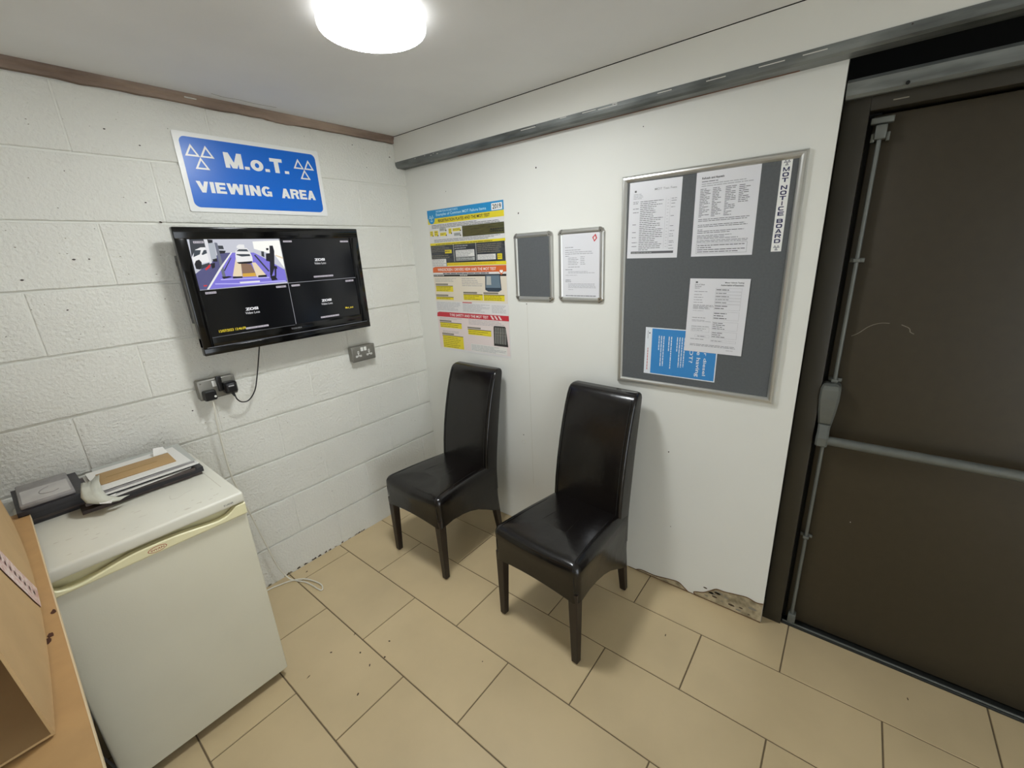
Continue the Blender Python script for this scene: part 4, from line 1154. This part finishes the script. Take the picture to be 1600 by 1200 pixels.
slab('magazine', 'brown magazine on the black folder in the right pile on the fridge', 'magazine', -1.72, -1.42, -.335, -.07, z, z + .010, 'mag_brown', -.045); z += .010
slab('paper_sheet', 'white sheet whose corner hangs out at the lower front of the right pile', 'paper', -1.715, -1.445, -.345, -.13, z, z + .003, 'sheet', .10, 'loose papers in the right pile'); z += .003
slab('magazine', 'dark magazine between white sheets in the right pile on the fridge', 'magazine', -1.69, -1.415, -.330, -.09, z, z + .009, 'mag_dark', .015); z += .009
slab('paper_sheet', 'white sheet lying on the dark magazine in the right pile', 'paper', -1.70, -1.41, -.342, -.10, z, z + .002, 'sheet', .0, 'loose papers in the right pile'); z += .002
slab('magazine', 'grey brochure near the top of the right pile on the fridge', 'magazine', -1.69, -1.42, -.325, -.10, z, z + .007, 'mag_grey', .015); z += .007
slab('plastic_wallet', 'clear grey plastic wallet under the top papers of the right pile', 'wallet', -1.675, -1.410, -.318, -.07, z, z + .003, 'sheet_grey', -.035); z += .003
slab('paper_sheet', 'white sheet directly under the brown envelope on the right pile', 'paper', -1.690, -1.430, -.325, -.11, z, z + .003, 'sheet', .02, 'loose papers in the right pile'); z += .003
b = MB(); b.box(-.105, .105, -.058, .058, 0, .004, 'envelope', .001)
b.box(-.085, .060, -.004, -.001, .0040, .0044, 'envelope_line')
o = tag(b.build('envelope', loc=(-1.567, -.225, z), rz=-.02), 'brown paper envelope lying on top of the right pile on the fridge', 'envelope')
# crumpled polythene wrapper around the left end of the right pile
b = MB()
rows = []
random.seed(3)
for i in range(9):
    t = i / 8
    P = [(-1.712, -.20, .925), (-1.722, -.27, .930), (-1.728, -.325, .922), (-1.722, -.352, .905), (-1.700, -.362, .893), (-1.672, -.366, .889)]
    s = t * .05
    rows.append([(x + s + random.uniform(-.002, .002), y - .012 * math.sin(t * PI) + random.uniform(-.003, .003), zz + (.010 if t > .5 else 0) * (1 - j / 6) + random.uniform(-.002, .003)) for j, (x, y, zz) in enumerate(P)])
b.ring(rows, 'poly_bag', cap0=False, cap1=False, closed=False, smooth=True)
b.v = [(x + 1.70, y + .3, zz - .89) for x, y, zz in b.v]
o = b.build('plastic_wrapper', loc=(-1.70, -.3, .89)); m = o.modifiers.new('thickness', 'SOLIDIFY'); m.thickness = .0012
tag(o, 'crumpled cream polythene wrapper at the left end of the right pile', 'wrapper')
b = MB(); b.add([(0, 0, 0), (.05, .004, .001), (.028, -.045, -.008), (.004, -.03, -.004)], [(0, 3, 2, 1)], 'sheet')
o = b.build('paper_sheet', loc=(-1.700, -.345, .903)); m = o.modifiers.new('thickness', 'SOLIDIFY'); m.thickness = .0008
tag(o, 'folded white paper corner sticking out at the front of the right pile', 'paper', 'loose papers in the right pile')
b = MB(); b.add([(0, 0, 0), (.045, 0, 0), (.04, .03, .018), (.01, .03, .022)], [(0, 1, 2, 3)], 'sheet')
o = b.build('paper_sheet', loc=(-1.505, -.165, z + .004)); m = o.modifiers.new('thickness', 'SOLIDIFY'); m.thickness = .0008
tag(o, 'small white slip standing up behind the brown envelope', 'paper', 'loose papers in the right pile')

# ================================================================== board table and box on the left
TB = thing('side_table', 'tan board table top beside the fridge carrying the cardboard box', 'table', (-2.1, -.9, 0))
def tpart(name, mb, label=None):
    mb.v = [(a + 2.1, b_ + .9, c) for a, b_, c in mb.v]
    o = mb.build(name, TB)
    if label: o['label'] = label
    return o
b = MB(); b.box(-2.60, -1.8445, -1.62, -.225, .8825, .8995, 'board_tan'); b.box(-1.8445, -1.8425, -1.62, -.225, .8825, .9, 'board_edge')
for x, y, r in ((-1.850, -.90, .006), (-1.862, -.985, .006), (-1.868, -1.0, .007), (-1.872, -1.01, .005)):
    b.add([(x + r * random.uniform(.5, 1) * math.cos(t), y + 2.2 * r * random.uniform(.5, 1) * math.sin(t), .9) for t in [k * PI / 4 for k in range(8)]], [list(range(8))], 'chip')
tpart('table_top', b)
for x in (-1.915, -2.56):
    for y in (-1.57, -.70):
        b = MB(); b.box(x - .018, x + .018, y - .018, y + .018, 0, .8825, 'steel_dark', .002); tpart('leg', b)
CR = thing('shade_filler', 'black crate added to darken the gap under the board table', 'filler', (-2.14, -.55, 0))  # added dark block standing in for the shade under the table
b = MB(); b.box(-.205, .205, -.31, .29, 0.0, .58, 'filler_dark', .006); b.build('filler_body', CR)
b = MB(); b.box(-.215, .215, -.32, .30, .58, .625, 'filler_dark', .006); b.build('filler_rim', CR)
b = MB(); b.tube(smooth_path([(-1.89, -.46, .004), (-1.905, -.40, .004), (-1.925, -.33, .004), (-1.918, -.22, .004), (-1.9, -.1, .004)], 6), .004, 'white_plastic', 8)
b.v = [(x + 1.905, y + .4, zz) for x, y, zz in b.v]
tag(b.build('loose_cable', loc=(-1.905, -.4, 0)), 'white cable on the floor in the gap beside the fridge', 'cable')
BX = thing('cardboard_box', 'brown cardboard box with a printed tape strip on the tan board table', 'box', (-2.08, -.74, .9042))
b = MB()
bx0, bx1, by0, by1, bh = -.30, .198, -.54, .50, .34
n = 14
# side faces as slightly bulging panels
def bulge(t): return 4 * t * (1 - t)
rings = []
for j in range(7):
    tz = j / 6; z = bh * tz; r = []
    lean = -.012 * min(tz * 1.6, 1)
    for i in range(n + 1): y = by0 + (by1 - by0) * i / n; r.append((bx1 + lean + .017 * bulge(i / n) * (1 - tz) ** 2, y, z))
    r.append((bx0, by1, z)); r.append((bx0, by0, z))
    rings.append(r)
b.ring(rings, 'cardboard', smooth=False, closed=False)   # the near end of the box stands open
ct = b.build('carton', BX); md = ct.modifiers.new('board', 'SOLIDIFY'); md.thickness = .004; md.offset = -1
b = MB()
def fx(z): return bx1 - .012 * min(z / bh * 1.6, 1) + .017 * (1 - z / bh) ** 2 + .0012
T0 = [(-.035, .0), (.0, .0), (-.16, .33), (-.20, .33)]
T0 = [(-.12, .003), (-.055, .003), (-.13, .332), (-.205, .332)]
P = []
vs = []
for i in range(13):
    t = i / 12; z = .003 + .329 * t
    ya = -.13 - .16 * t; yb_ = -.035 - .14 * t
    vs += [(fx(z), ya + random.uniform(-.002, .002), z), (fx(z), yb_ + random.uniform(-.002, .002), z)]
b.add(vs, [(2 * i, 2 * i + 1, 2 * i + 3, 2 * i + 2) for i in range(12)], 'tape')
for i in range(16):
    z = .02 + i * .019; t = z / .33; y = -.08 - .14 * t
    b.add([(fx(z) + .0006, y - .012, z), (fx(z) + .0006, y + .012 * random.random(), z), (fx(z) + .0006, y + .010, z + .008), (fx(z) + .0006, y - .010, z + .008)], [(0, 1, 2, 3)], 'tape_print')
b.build('tape_strip', BX)['label'] = 'pale printed tape'
